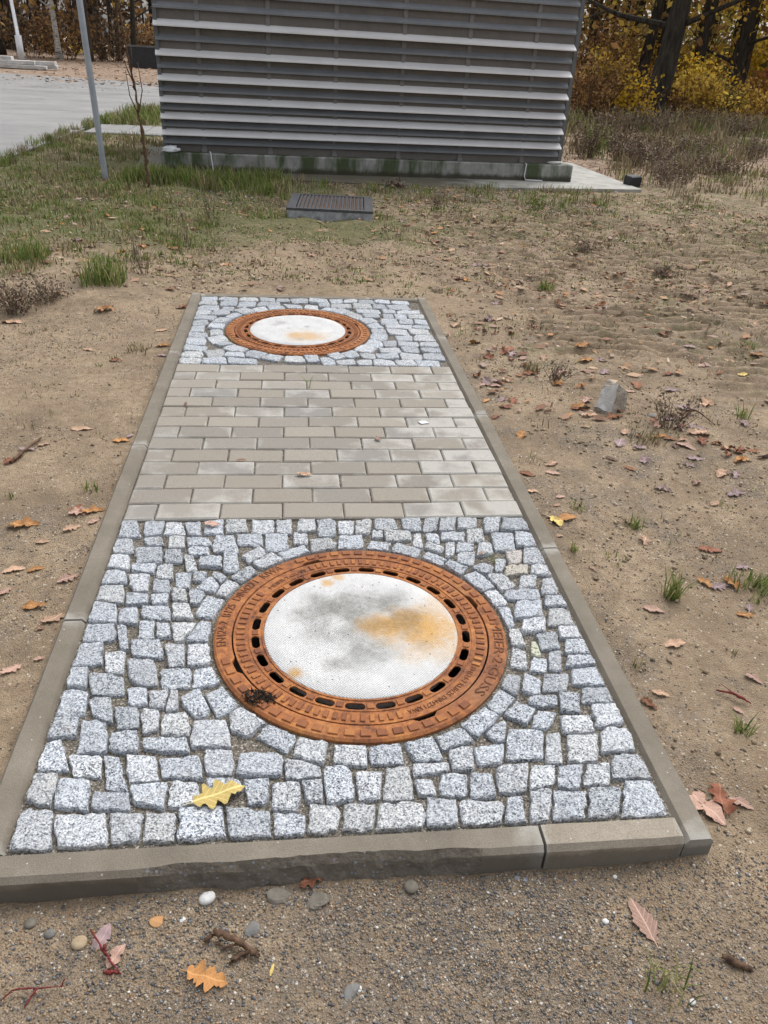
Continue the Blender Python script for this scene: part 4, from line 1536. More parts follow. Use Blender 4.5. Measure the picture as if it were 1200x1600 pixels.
# the big one: a split block leaning in the sand
x, y = (1.297, 0.980)
m = MB()
m.v = [(-.085, -.03, -.05), (.0, -.08, -.05), (.115, -.02, -.05), (.09, .08, -.05), (-.04, .07, -.05),
       (-.045, .015, .108), (.022, -.040, .140), (.108, -.005, .088), (.08, .07, .095), (-.005, .06, .135), (-.092, -.022, .022), (-.012, -.086, .012)]
m.f = [(10, 11, 6, 5), (0, 1, 11, 10), (1, 2, 7, 6, 11), (2, 3, 8, 7), (3, 4, 9, 8), (4, 0, 10, 5, 9), (5, 6, 7, 8, 9)]
me = m.mesh('rock', ROCK)
me.materials.append(ROCKF)
me.polygons[0].material_index = 1
import bmesh
bmx = bmesh.new()
bmx.from_mesh(me)
bmesh.ops.triangulate(bmx, faces=bmx.faces[:])
bmesh.ops.subdivide_edges(bmx, edges=bmx.edges[:], cuts=3, use_grid_fill=True)
for v in bmx.verts:
    v.co += Vector((random.gauss(0, .0025), random.gauss(0, .0025), random.gauss(0, .0025)))
bmx.to_mesh(me)
bmx.free()
o = link('rock', me, None, (x, y, gzs(x, y)))
o.scale = (.74, .8, .95)
tag(o, 'large angular grey rock half sunk in the sand right of the bricks', 'rock')

PEB_W = m_simple('white_pebble', (.50, .50, .49), (.66, .66, .65), 60, .6, .1, .002)
PEB_B = m_simple('beige_pebble', (.30, .225, .14), (.42, .33, .22), 50, .7, .2, .002)
PEB_O = m_simple('orange_pebble', (.42, .22, .09), (.55, .31, .14), 50, .7, .2, .002)
PEB_G = m_simple('grey_pebble', (.13, .125, .118), (.20, .195, .185), 40, .8, .3, .002)
PEB_D = m_simple('dull_earthy_stone', (.13, .115, .092), (.20, .18, .15), 40, .75, .3, .002)
PEB_S = m_simple('blue_grey_chip', (.14, .155, .18), (.26, .28, .31), 60, .7, .2, .002)
def stone_at(x, y, s, asp, mt, label, seed, smooth=False, rz=0.0, flat=.5):
    if smooth:
        o = lumpy('pebble', (x, y, gzs(x, y) + s * .12), s / 2, s / 2 * asp, s / 2 * flat, mt, seed, 8, .05, rz)
        return tag(o, label, 'pebble')
    return rock('pebble', (x, y, gzs(x, y) + s * .02), (s * .6, s * .6 * asp, s * .6 * flat * .75), seed, mt, label, 'pebble', (0, 0, rz))
for a in ((-0.277, -1.259, 0.0329, .75, PEB_W, 'smooth white oval pebble in front of the broken kerb', 1, True, .5),
          (-0.363, -1.295, 0.0251, .9, PEB_O, 'small angular orange stone on the gravel left of the white pebble', 2, False, .2),
          (-0.488, -1.329, 0.0287, .9, PEB_B, 'round beige pebble half sunk in gravel by the purple leaf', 3, True, .2),
          (-0.317, -1.296, 0.0103, .9, PEB_W, 'tiny white chip between orange stone and white pebble', 4, False, .2),
          (-0.145, -1.261, 0.0545, .55, PEB_D, 'flat dark stone in the ground left of the brown curled leaf', 5, False, .1),
          (-0.070, -1.274, 0.0473, .7, PEB_D, 'flat dark stone in the ground just below the brown curled leaf', 6, False, .4),
          (-0.192, -1.318, 0.0296, .9, PEB_G, 'dull grey stone pressed in gravel above the bark twig', 7, False, .8),
          (0.103, -1.259, 0.0290, 1.0, PEB_D, 'round dark stone close to the front kerb', 8, True, .0),
          (-0.024, -1.445, 0.0342, .75, PEB_G, 'grey stone with a white chip on it, front gravel', 9, False, .6),
          (-0.009, -1.437, 0.0118, .9, PEB_W, 'tiny white chip touching the grey front stone', 10, False, .0),
          (0.454, -1.354, 0.0129, .9, PEB_W, 'tiny white pebble left of the pale oak leaf', 11, True, .0),
          (0.552, -1.506, 0.0130, .8, PEB_W, 'tiny white pebble at lower right by the grass', 12, True, .5),
          (0.283, -1.325, 0.0130, .9, PEB_G, 'pale grey chip on the gravel right of centre', 13, False, .5),
          (0.312, -1.255, 0.0111, .9, PEB_S, 'left of two blue grey chips by the kerb joint', 14, False, .5),
          (0.327, -1.259, 0.0111, .9, PEB_S, 'right of two blue grey chips by the kerb joint', 15, False, .5),
          (0.508, -1.262, 0.0100, .9, PEB_W, 'tiny pale chip close below the right front kerb', 16, True, .5),
          (-0.583, -1.282, 0.0226, .9, PEB_D, 'small dark stone at the left edge of the gravel', 17, True, .5),
          (-0.544, -1.305, 0.0201, .9, PEB_G, 'small brownish grey pebble left of the beige one', 18, True, .2),
          (0.434, -1.527, 0.0147, .6, PEB_S, 'blue grey chip at the bottom edge right of centre', 19, False, .9),
          (1.492, 0.925, 0.0431, .9, PEB_G, 'small grey stone in the leaves right of the rock', 20, False, .3)):
    stone_at(a[0], a[1], a[2], a[3], a[4], a[5], a[6], a[7], a[8])

# charred clump stuck to the near frame
cx_, cy_ = (-0.197, -0.806)
r_ = np.random.RandomState(8)
m = MB()
for i in range(420):
    a, d = r_.rand() * 2 * PI, math.sqrt(r_.rand()) * .040
    b = Vector((d * math.cos(a), d * math.sin(a) * .62, r_.rand() * .006 * (1 - d / .045)))
    e = b + Vector((r_.normal(0, .006), r_.normal(0, .006), abs(r_.normal(0, .004))))
    f_ = b + Vector((r_.normal(0, .003), r_.normal(0, .003), .001))
    k = len(m.v)
    m.v += [tuple(b), tuple(e), tuple(f_)]
    m.f.append((k, k + 1, k + 2))
o = m.build('charred_clump', CHAR, None, False, (cx_, cy_, .001))
o.rotation_euler = (0, 0, -.35)
tag(o, 'black charred clump of moss stuck on the nearer manhole surround', 'clump')

# bird dropping on a paving brick
x, y = (0.418, 0.743)
tag(lumpy('bird_dropping', (x, y, -.0005), .020, .014, .003, WHITE, 12, 7, .35), 'white bird dropping on the bricks near the right kerb', 'dropping')

# ================================================================ twigs on the gravel
def twig(label, pts, rad, mt=TWIG, subs=()):
    x0, y0 = pts[0][:2]
    z0 = gzs(x0, y0)
    root = thing('twig', label, 'twig', (x0, y0, z0))
    def gnarly(ps, rs, nm, n):
        q = [Vector((p[0] - x0, p[1] - y0, p[2])) for p in ps]
        a, b = [], []
        for i in range(len(q) - 1):
            for k in range(5):
                t = k / 5
                w = rs[i] + (rs[i + 1] - rs[i]) * t
                a.append(q[i].lerp(q[i + 1], t) + Vector((random.gauss(0, .35), random.gauss(0, .35), random.gauss(0, .2))) * w)
                b.append(w * random.uniform(.75, 1.2))
        a.append(q[-1])
        b.append(rs[-1])
        MB().tube(a, b, n).build(nm, mt, root, True)
    gnarly(pts, rad, 'stem', 7)
    for s, rd in subs:
        gnarly(s, rd, 'side_twig', 6)
twig('bent brown bark twig with side shoots on the front gravel', [(*(-0.275, -1.340), .008), (*(-0.246, -1.333), .018), (*(-0.217, -1.349), .016), (*(-0.186, -1.369), .010), (*(-0.179, -1.377), .009)], [.004, .0065, .006, .005, .003],
     subs=[([(*(-0.195, -1.364), .010), (*(-0.211, -1.371), .008), (*(-0.228, -1.381), .004)], [.0045, .004, .003]), ([(*(-0.212, -1.354), .012), (*(-0.239, -1.354), .007), (*(-0.255, -1.346), .003)], [.0025, .002, .0015])])
twig('short dark brown twig stub at the right edge', [(*(0.639, -1.440), .008), (*(0.655, -1.450), .009), (*(0.681, -1.465), .008)], [.005, .0065, .005])
twig('thin brown twig lying on sand right of the rock', [(*(1.656, 0.985), .01), (*(1.693, 0.900), .02), (*(1.715, 0.790), .01)], [.004, .003, .002])
twig('dark forked twig lying on the sand at left', [(*(-1.113, 0.442), .006), (*(-1.075, 0.544), .02), (*(-1.060, 0.641), .01)], [.006, .005, .003])
RED = m_simple('dark_red_stem', (.10, .010, .012), (.20, .03, .025), 60, .6, .1, .002)
twig('dark red plant stem lying at the left bottom corner', [(*(-0.590, -1.418), .006), (*(-0.572, -1.405), .012), (*(-0.534, -1.405), .010), (*(-0.493, -1.406), .012)], [.0014, .0015, .0013, .0007], RED,
     [([(*(-0.536, -1.405), .010), (*(-0.545, -1.418), .006), (*(-0.551, -1.431), .004)], [.002, .002, .001]), ([(*(-0.498, -1.406), .011), (*(-0.493, -1.398), .02)], [.0015, .001])])
twig('red stems between the purple and the pink leaf', [(*(-0.473, -1.310), .012), (*(-0.437, -1.357), .016), (*(-0.427, -1.369), .014), (*(-0.407, -1.389), .006)], [.0018, .002, .002, .001], RED,
     [([(*(-0.435, -1.360), .014), (*(-0.441, -1.344), .02)], [.002, .003]), ([(*(-0.412, -1.384), .006), (*(-0.427, -1.384), .006), (*(-0.438, -1.381), .004)], [.002, .004, .002])])
twig('dark red stem on the sand above the small grass tuft at right', [(*(0.949, -0.786), .01), (*(0.979, -0.810), .02), (*(0.995, -0.822), .015), (*(1.016, -0.836), .008)], [.002, .003, .004, .0015], RED, [([(*(0.987, -0.812), .015), (*(0.963, -0.775), .02)], [.002, .001])])
# ================================================================ fallen leaves
LEAFM = {
    'y': m_leaf('leaf_yellow', (.48, .34, .08), (.62, .47, .16), (.72, .58, .26)),
    'o': m_leaf('leaf_orange', (.29, .125, .045), (.40, .19, .065), (.50, .27, .095)),
    't': m_leaf('leaf_tan', (.34, .20, .125), (.47, .30, .20), (.56, .39, .275)),
    'p': m_leaf('leaf_pinkish', (.30, .17, .125), (.42, .265, .205), (.52, .36, .29)),
    'v': m_leaf('leaf_purplish_grey', (.19, .125, .125), (.29, .205, .205), (.38, .29, .285)),
    'b': m_leaf('leaf_brown', (.13, .05, .025), (.22, .09, .042), (.31, .145, .07)),
    'r': m_leaf('leaf_red_brown', (.15, .055, .033), (.225, .085, .048), (.31, .135, .075)),
    'd': m_leaf('leaf_dark_brown', (.05, .027, .018), (.10, .055, .035), (.16, .095, .065)),
}
def leaf_mesh(shape, mt, curl, var=0):
    """unit-long leaf along x; half width from the shape's outline"""
    m = MB()
    n = 18
    r = random.Random(shape * 31 + int(curl * 100) + var * 977)
    ph, fr = r.uniform(-.12, .12), r.uniform(3.1, 4.2)
    cr1, cr2, cr3 = r.uniform(2, 5), r.uniform(0, 6), r.uniform(.4, 1.2)
    bend, twist = curl * r.uniform(.5, 1.1), curl * r.uniform(-.6, .6)
    for i in range(n + 1):
        t = i / n
        env = math.sin(PI * min(1, t ** .85 * .97 + .015)) ** .8
        if shape == 0:      # lobed oak
            lob = .34 + .66 * abs(math.sin(PI * (t * fr + .15 + ph)))
            w = (.34 * env) * lob
            w2 = (.34 * env) * (.34 + .66 * abs(math.sin(PI * (t * fr + .38 - ph))))
        elif shape == 1:    # narrow red-oak like, toothed
            w = .27 * env * (.66 + .34 * ((t * 5.0) % 1.0))
            w2 = .27 * env * (.66 + .34 * ((t * 5.0 + .4) % 1.0))
        elif shape == 2:    # broad oval
            w = w2 = .27 * env
        else:               # lanceolate
            w = w2 = .15 * env
        if t > .97:
            w = w2 = .01
        z = -bend * .24 * (t - .45) ** 2 + bend * .05
        fold = .15 + .35 * curl * r.uniform(.4, 1.2)
        if r.random() < .12:
            w *= r.uniform(.45, .8)
        if r.random() < .12:
            w2 *= r.uniform(.45, .8)
        z += curl * .07 * math.sin(t * cr1 * 3 + cr2)
        x = t - .5
        side = curl * .16 * math.sin(t * 3 + cr2) * cr3
        wob = curl * .14
        m.v += [(x - w * .12, -w + side, z + w * fold * curl + twist * (t - .5) * w * 2 + r.uniform(-wob, wob) * .5), (x, -w * .45 + side, z + w * .12 * curl), (x, side, z - .012), (x, w2 * .45 + side, z + w2 * .12 * curl),
                (x - w2 * .12, w2 + side, z + w2 * fold * curl - twist * (t - .5) * w2 * 2 + r.uniform(-wob, wob) * .5)]
    for i in range(n):
        for j in range(4):
            a = i * 5 + j
            m.f.append((a, a + 5, a + 6, a + 1))
    # stalk
    k = len(m.v)
    m.v += [(-.5, -.008, .0), (-.5, .008, .0), (-.66, .012, .01), (-.66, .0, .01)]
    m.f.append((k, k + 3, k + 2, k + 1))
    return m.mesh('leaf', mt, True)
_lm = {}
def leaf(x, y, L, rot, c, shape, label, group=None, curl=.4, z=None, tilt=(0, 0)):
    var = random.randint(0, 3)
    key = (shape, c, round(curl * 5), var)
    if key not in _lm:
        _lm[key] = leaf_mesh(shape, LEAFM[c], round(curl * 5) / 5, var)
    o = link('fallen_leaf', _lm[key])
    zz = gzs(x, y) if z is None else z
    o.location = (x, y, zz + .004 + .02 * L * curl)
    o.rotation_euler = (tilt[0], tilt[1], math.radians(rot))
    o.scale = (L, L, L)
    return tag(o, label, 'leaf', group)

# on the pad
leaf(-0.265, -1.076, 0.1054, 20, 'y', 0, 'yellow lobed oak leaf lying on the front left cobbles', None, .25, .004)
leaf(-0.075, 0.286, 0.0542, 8, 't', 1, 'curled tan leaf lying on the bricks left of centre', None, .7, -.001)
leaf(0.217, 0.585, 0.0375, 120, 'p', 2, 'small pinkish leaf lying on the bricks right of centre', None, .6, -.001)
leaf(-0.552, 0.913, 0.0345, 100, 'r', 3, 'tiny red leaf on the bricks by the left kerb', None, .8, -.001)
leaf(-0.365, -0.042, 0.0521, -10, 'p', 0, 'pinkish leaf scrap on the cobbles just below the bricks', None, .3, .003)
leaf(-0.302, 0.406, 0.0372, 0, 'b', 3, 'thin brown leaf sliver in a brick joint', None, .4, -.002)
leaf(0.454, -0.226, 0.0273, 30, 't', 3, 'tiny tan leaf on the cobbles by the small weed', None, .4, .003)
# front
leaf(-0.080, -1.236, 0.0584, 20, 'r', 0, 'curled red brown leaf against the broken front kerb', None, .6)
leaf(-0.263, -1.403, 0.0758, -18, 'o', 0, 'large orange brown oak leaf on the front gravel', None, .5)
leaf(-0.452, -1.318, 0.0517, 70, 'v', 2, 'purple grey leaf on the gravel at lower left', None, .3)
leaf(-0.420, -1.357, 0.0462, 60, 'p', 2, 'pale pink leaf below the purple one at lower left', None, .3)
leaf(0.525, -1.354, 0.0882, 98, 'p', 1, 'pale pinkish brown toothed leaf on the sand at lower right', None, .15)
leaf(-0.156, -1.397, 0.0219, 70, 'y', 3, 'tiny yellow green leaf near the bark twig', None, .3)
# right of the pad
leaf(0.755, -1.129, 0.1008, -62, 'p', 2, 'large dull pink leaf against the right front kerb corner', None, .35)
leaf(0.805, -1.107, 0.0802, 68, 'r', 0, 'upright red brown leaf beside the front right kerb corner', None, .9)
leaf(0.841, -1.121, 0.0550, -35, 'p', 1, 'brownish pink leaf right of the kerb corner cluster', None, .5)
leaf(0.915, -0.609, 0.0732, 8, 't', 1, 'tan toothed leaf alone on the sand right of the near manhole', None, .3)
leaf(0.919, -0.460, 0.0628, -20, 'p', 1, 'narrow brown pink leaf at the foot of the green tuft', None, .5)
leaf(1.242, -0.154, 0.0753, -15, 'r', 1, 'dusty red brown leaf on the right gravel patch', None, .3)
leaf(0.759, 0.003, 0.0647, 100, 'y', 2, 'bright yellow leaf close to the right kerb', None, .6)
leaf(0.810, 0.023, 0.0740, 10, 'o', 2, 'orange oval leaf beside the yellow one at the right kerb', None, .5)
leaf(0.749, -0.088, 0.0272, 5, 't', 2, 'tiny tan leaf below the yellow and orange pair', None, .4)
leaf(0.797, -0.277, 0.0354, -60, 'p', 3, 'small pink curled leaf near the right kerb joint', None, .6)
leaf(1.040, -0.095, 0.0634, 60, 't', 0, 'tan oak leaf below a pale grass tuft', None, .6)
leaf(1.030, -0.003, 0.0566, -40, 'p', 1, 'long pinkish leaf pointing at the pale grass tuft', None, .6)
leaf(1.137, -0.335, 0.0587, -50, 'o', 1, 'orange brown leaf left of the spreading grass tuft', None, .6)
leaf(1.177, -0.350, 0.0624, 20, 'v', 0, 'purple grey leaf in the spreading grass tuft at right edge', None, .4)
leaf(1.222, -0.335, 0.0668, 80, 'o', 0, 'orange curled leaf inside the spreading grass tuft', None, .9)
leaf(1.304, -0.255, 0.0527, 10, 'v', 0, 'pale purple leaf above the spreading grass tuft', None, .3)
leaf(1.190, -0.482, 0.0520, 5, 'o', 0, 'orange leaf below the spreading grass tuft', None, .4)
leaf(1.225, -0.447, 0.0415, 60, 'v', 0, 'small purple leaf beside the orange one below the tuft', None, .4)
leaf(1.073, -0.747, 0.0498, -55, 'p', 1, 'long pinkish leaf at right edge above the red stem', None, .4)
leaf(0.973, -0.858, 0.0283, -40, 'p', 2, 'small pale pink leaf below the red stem', None, .3)
leaf(0.750, -0.831, 0.0471, -60, 'b', 1, 'dark brown leaf tucked against the right kerb', None, .7)
leaf(0.797, -0.794, 0.0448, -10, 't', 1, 'tan leaf just right of the right kerb', None, .6)
# left of the pad
leaf(-0.956, 0.028, 0.0966, 0, 'o', 0, 'bright orange oak leaf on the sand at left', None, .55)
leaf(-0.874, -0.067, 0.0391, 5, 't', 2, 'small tan oval leaf below the bright orange one', None, .4)
leaf(-0.914, -0.217, 0.0627, 20, 't', 1, 'orange tan toothed leaf near the left edge', None, .5)
leaf(-0.854, -0.213, 0.0519, 22, 'o', 1, 'dull orange leaf right of the tan toothed one', None, .3)
leaf(-0.904, -0.334, 0.0459, 60, 'p', 0, 'pink lobed leaf at the left photo edge', None, .3)
leaf(-0.807, -0.400, 0.0622, -5, 'o', 2, 'brown orange curled leaf near the kerb joint at left', None, .6)
leaf(-0.747, -0.443, 0.0647, 40, 't', 0, 'pale yellowish leaf touching the left kerb joint', None, .4)
leaf(-0.750, -0.267, 0.0657, 40, 'p', 0, 'pinkish oak leaf against the left kerb', None, .4)
leaf(-0.792, 0.095, 0.0830, 15, 'p', 0, 'pale top leaf of the cluster by the left kerb', None, .5)
leaf(-0.761, 0.098, 0.0707, 10, 'o', 0, 'orange leaf in the cluster by the left kerb', None, .6)
leaf(-0.813, 0.115, 0.0710, 80, 'r', 0, 'red brown leaf in the cluster by the left kerb', None, .6)
leaf(-0.799, 0.001, 0.0603, 35, 't', 0, 'tan leaf just below the cluster by the left kerb', None, .3)
leaf(-0.741, 0.031, 0.0407, 50, 'p', 2, 'small pink leaf squeezed to the left kerb', None, .3)
leaf(-0.799, -0.637, 0.0500, 45, 'p', 0, 'pinkish leaf at far left beside the near manhole', None, .4)
leaf(-0.771, -0.487, 0.0234, 0, 'r', 2, 'small dark red leaf on the sand at left', None, .4)
leaf(-0.742, -0.605, 0.0254, 30, 'p', 2, 'small faded leaf touching the left kerb', None, .4)
leaf(-1.108, 0.461, 0.0783, 50, 'r', 1, 'rust red leaf standing by the forked twig', None, .9)
leaf(-1.080, 0.538, 0.0613, 15, 'v', 1, 'grey purple leaf hanging on the forked twig', None, .6)
leaf(-1.040, 0.592, 0.0432, 30, 't', 2, 'small tan leaf right of the forked twig', None, .4)
leaf(-0.937, 0.745, 0.0856, 10, 't', 1, 'pale tan toothed leaf on the sand left of the bricks', None, .4)
leaf(-0.765, 0.625, 0.0637, 5, 'o', 2, 'orange leaf by the second kerb joint at left', None, .5)
leaf(-0.738, 0.665, 0.0347, 60, 'v', 2, 'purple leaf touching the kerb by the orange one', None, .3)
leaf(-1.130, 2.211, 0.1199, 10, 'o', 0, 'orange and white leaf pile leaf on the sand at far left', None, .7)
leaf(-1.574, 2.047, 0.1146, 0, 't', 1, 'pale leaf under the dark weeds at the left edge', None, .5)
leaf(-0.753, 1.710, 0.0771, 15, 'o', 0, 'orange brown leaf against the far left kerb', None, .6)
leaf(-0.792, 1.951, 0.0675, 30, 't', 1, 'tan leaf above the orange brown one at the far kerb', None, .5)
leaf(-0.742, 1.580, 0.0499, 0, 'v', 2, 'small purple leaf below the orange brown one at the far kerb', None, .3)
leaf(-1.095, 1.630, 0.0625, -5, 't', 2, 'whitish oval leaf alone on the left sand', None, .3)
leaf(-0.949, 1.510, 0.0610, 5, 'b', 1, 'dark curled leaf on the left sand', None, .7)

# right-hand scatter seen beside the bricks and the rock
RIGHT = [
    (0.822, 0.695, 0.0953, 60, 'o', 1, 0.3),
    (0.757, 0.344, 0.0623, -39, 'b', 2, 0.3),
    (0.741, 0.213, 0.0415, -4, 't', 2, 0.5),
    (0.881, 0.442, 0.0693, 44, 't', 1, 0.6),
    (0.854, 0.343, 0.0577, -18, 'p', 1, 0.5),
    (0.798, 0.108, 0.0313, 27, 't', 2, 0.3),
    (0.831, 0.170, 0.0365, 24, 'p', 2, 0.5),
    (1.186, 1.007, 0.0929, 5, 'o', 1, 0.8),
    (1.239, 1.075, 0.0886, 52, 'p', 0, 0.6),
    (1.186, 0.894, 0.0790, 19, 't', 1, 0.8),
    (1.296, 0.881, 0.0960, 14, 'b', 0, 0.6),
    (1.568, 1.289, 0.1191, 65, 'b', 1, 0.3),
    (1.223, 0.618, 0.0842, 61, 'v', 0, 0.3),
    (1.289, 0.576, 0.0574, -4, 'v', 0, 0.8),
    (1.285, 0.729, 0.0706, 69, 't', 1, 0.6),
    (1.270, 0.468, 0.0658, 66, 'v', 0, 0.8),
    (1.415, 0.679, 0.0862, 4, 'o', 3, 0.5),
    (1.538, 0.877, 0.0739, 21, 'v', 1, 0.5),
    (1.671, 0.978, 0.0937, -20, 'v', 0, 0.5),
    (1.490, 0.582, 0.0895, -47, 'p', 1, 0.5),
    (1.480, 0.478, 0.0665, -9, 'v', 0, 0.5),
    (1.433, 0.423, 0.0453, -33, 'v', 0, 0.6),
    (1.595, 0.705, 0.0982, 15, 't', 0, 0.5),
    (1.582, 0.624, 0.0748, 64, 'r', 0, 0.8),
    (1.809, 1.039, 0.0955, 51, 't', 0, 0.8),
    (1.534, 0.364, 0.0844, 44, 't', 1, 0.6),
    (1.589, 0.353, 0.0645, 51, 'v', 0, 0.6),
    (1.664, 0.450, 0.0716, -4, 'o', 0, 0.8),
    (1.242, 0.235, 0.0615, -30, 'v', 0, 0.8),
    (1.396, 0.283, 0.0531, 41, 'p', 1, 0.8),
    (1.402, 0.143, 0.0510, 33, 't', 2, 0.5),
    (1.516, 0.203, 0.0853, 12, 'v', 0, 0.6),
    (1.873, 0.819, 0.0680, 68, 'v', 0, 0.8),
    (2.165, 1.383, 0.0782, 14, 'y', 1, 0.6),
    (2.036, 1.388, 0.0585, 34, 'b', 1, 0.8),
    (1.444, 1.432, 0.0838, 65, 'v', 0, 0.8),
    (1.497, 1.620, 0.0807, -6, 'v', 1, 0.8),
    (1.705, 1.201, 0.0803, 12, 'v', 0, 0.5),
    (1.181, 1.618, 0.0932, 70, 't', 1, 0.6),
    (1.074, 1.604, 0.0794, 54, 'p', 1, 0.5),
    (0.877, 1.046, 0.0812, 62, 'r', 0, 0.6),
    (1.149, 1.253, 0.0798, 48, 'o', 0, 0.8),
    (0.823, 0.959, 0.0623, -11, 'r', 2, 0.6),
    (0.827, 1.060, 0.0639, 52, 'v', 1, 0.8),
    (0.833, 1.229, 0.0786, -11, 'p', 1, 0.5),
    (0.783, 1.228, 0.0664, 12, 'p', 0, 0.6),
    (1.030, 1.739, 0.0884, 69, 'r', 0, 0.3),
    (1.030, 1.670, 0.0804, 50, 'v', 0, 0.6),
    (0.757, 0.862, 0.0607, 42, 'b', 1, 0.3),
    (0.821, 2.166, 0.0957, 66, 't', 0, 0.5),
    (0.752, 1.029, 0.0518, 45, 'o', 1, 0.3),
    (0.988, 1.349, 0.0562, -43, 'b', 0, 0.3),
    (1.167, 0.978, 0.0749, -16, 'r', 1, 0.5),
    (1.592, 0.878, 0.0684, 37, 'd', 0, 0.3),
    (1.567, 0.789, 0.0668, 46, 'r', 1, 0.5),
    (1.611, 0.790, 0.0558, 59, 'v', 1, 0.6),
    (1.450, 0.648, 0.0588, -19, 'b', 1, 0.5),
    (1.448, 0.588, 0.0579, 70, 'd', 0, 0.3),
    (2.027, 1.534, 0.0804, 4, 'p', 0, 0.3),
    (2.197, 1.588, 0.0681, -43, 't', 1, 0.6),
    (2.400, 1.694, 0.0910, -4, 'o', 1, 0.5),
    (1.493, 1.197, 0.0551, -19, 'p', 1, 0.3),
    (1.333, 0.679, 0.0430, -40, 'b', 0, 0.3),
    (1.132, 0.474, 0.0505, -42, 'd', 1, 0.3),
    (1.180, 0.393, 0.0543, -45, 'b', 1, 0.3),
    (1.128, 0.773, 0.0437, -3, 't', 1, 0.6),
]
CN = {'o': 'orange', 'b': 'dark brown', 't': 'tan', 'p': 'pinkish', 'v': 'purple grey', 'r': 'red brown', 'y': 'yellow', 'd': 'blackish'}
for (x, y, L, rot, c, sh, cu) in RIGHT:
    zone = ('close along the right kerb' if x < .98 else 'behind the rock' if y > 1.3 else 'on the sand before the rock' if y < .55 else 'just left of the rock' if x < 1.3 else 'just right of the rock' if x < 1.6 else 'well right of the rock')
    sz_w = 'small' if L < .062 else ('large' if L > .082 else 'medium sized')
    kind_w = ('lobed', 'toothed', 'oval', 'narrow')[sh]
    leaf(x, y, L, rot, c, sh, f'{sz_w} {CN[c]} {kind_w} leaf {zone}', f'{sz_w} {CN[c]} {kind_w} leaves {zone}', cu)

rk = random.Random(77)
DRIFT = [((1.62, .80), 'the drift right of the rock'), ((.84, 1.30), 'the drift along the right kerb'), ((1.05, 2.25), 'the drift beyond the far right kerb'), ((1.75, .55), 'the drift before the twiggy weed'), ((1.7, 2.6), 'the drift at the edge of the rippled sand'), ((2.6, 3.4), 'the drift on the rippled sand'), ((.95, 1.75), 'the drift by the last right kerb joint')]
for i in range(64):
    a, d = rk.uniform(0, 2 * PI), abs(rk.gauss(0, .16))
    cx0, cy0 = DRIFT[i % 7][0]
    c = rk.choice('vvpptbbrro')
    where = DRIFT[i % 7][1]
    leaf(cx0 + d * math.cos(a) * 1.3, cy0 + d * math.sin(a), rk.uniform(.05, .085), rk.uniform(0, 360), c, rk.choice((0, 0, 1)), f'{CN[c]} leaf in {where}', f'{CN[c]} leaves in {where}', rk.choice((.5, .8, 1.0)), None, (rk.gauss(0, .35), rk.gauss(0, .35)))

# thinly strewn leaves over the sand farther back
rl = random.Random(21)
def far_enough(x, y):
    return not (abs(x) < PX + .09 and PY0 - .09 < y < PY1 + .09)
cnt = 0
while cnt < 130:
    if rl.random() < .68:
        x, y = rl.uniform(.75, 4.6), rl.uniform(1.3, 5.6)
        zone = 'right of the pad' if y < 2.6 else ('behind the pad at right' if y < 4 else 'at right level with the drain box')
    else:
        x, y = rl.uniform(-3.0, -.7), rl.uniform(2.4, 5.6)
        zone = 'left of the far kerb' if y < 3.4 else 'in the left grass'
    if not far_enough(x, y) or abs(x) > .55 * (y + 2.15) + .6 or rl.random() > .35 + .9 * float(vnoise(x, y, .5, 40)):
        continue
    c = rl.choice('ooottppvvbbrrd')
    L, sh = rl.uniform(.055, .10), rl.choice((0, 0, 1, 1, 2))
    w_ = f'{"small" if L < .075 else "larger"} {CN[c]} {("lobed", "toothed", "oval")[sh]}'
    leaf(x, y, L, rl.uniform(0, 360), c, sh, f'{w_} leaf strewn {zone}', f'{w_} leaves strewn {zone}', rl.choice((.4, .6, .8)))
    cnt += 1

def quad_cloud(name, P, size, mt, r, upright=.0, aspect=.55):
    """one diamond-shaped leaf face per point of P (n,3)"""
    n = len(P)
    a = r.normal(size=(n, 3))
    a[:, 2] *= (1 - upright)
    a /= np.linalg.norm(a, axis=1)[:, None] + 1e-9
    b = np.cross(a, r.normal(size=(n, 3)))
    b /= np.linalg.norm(b, axis=1)[:, None] + 1e-9
    s = (size * (.6 + .8 * r.rand(n)))[:, None]
    V = np.stack([P - a * s, P + b * s * aspect, P + a * s, P - b * s * aspect], 1).reshape(-1, 3)
    F = np.arange(4 * n).reshape(n, 4)
    return np_mesh(name, V, F, mt)

LITTER = m_island('leaf_litter', [(0, (.10, .055, .037)), (.3, (.21, .105, .065)), (.52, (.33, .21, .14)), (.72, (.30, .22, .19)), (.87, (.42, .20, .075)), (1, (.50, .40, .30))], .8)
r5 = np.random.RandomState(3)
P = []
for (n_, x0, x1, y0, y1) in ((5200, -4.0, 5.5, 2.75, 7.4), (1500, .8, 4.2, .8, 3.2), (2000, .9, 5.0, 2.4, 6.5), (4200, 1.2, 9, 5, 17), (4200, 4.2, 16, 8, 22), (500, -3.4, -1.2, 5, 11.5), (3200, -26, 4, 26, 52), (700, -12, -3.6, 22, 28)):
    q = np.stack([r5.uniform(x0, x1, n_), r5.uniform(y0, y1, n_)], -1)
    keep = vnoise(q[:, 0], q[:, 1], .8, 41) + .35 * r5.rand(n_) > .45
    P.append(q[keep])
P = np.concatenate(P)
P = P[~((P[:, 0] > -1.9) & (P[:, 0] < 3.6) & (P[:, 1] > 8.2) & (P[:, 1] < 11.6))]
P = P[~((np.abs(P[:, 0]) < .8) & (P[:, 1] < 2.7))]
Z = gz(P[:, 0], P[:, 1])
big = P[:, 1] > 25
P3 = np.stack([P[:, 0], P[:, 1], np.where(P[:, 1] > 14, -.025, Z + .008)], -1)
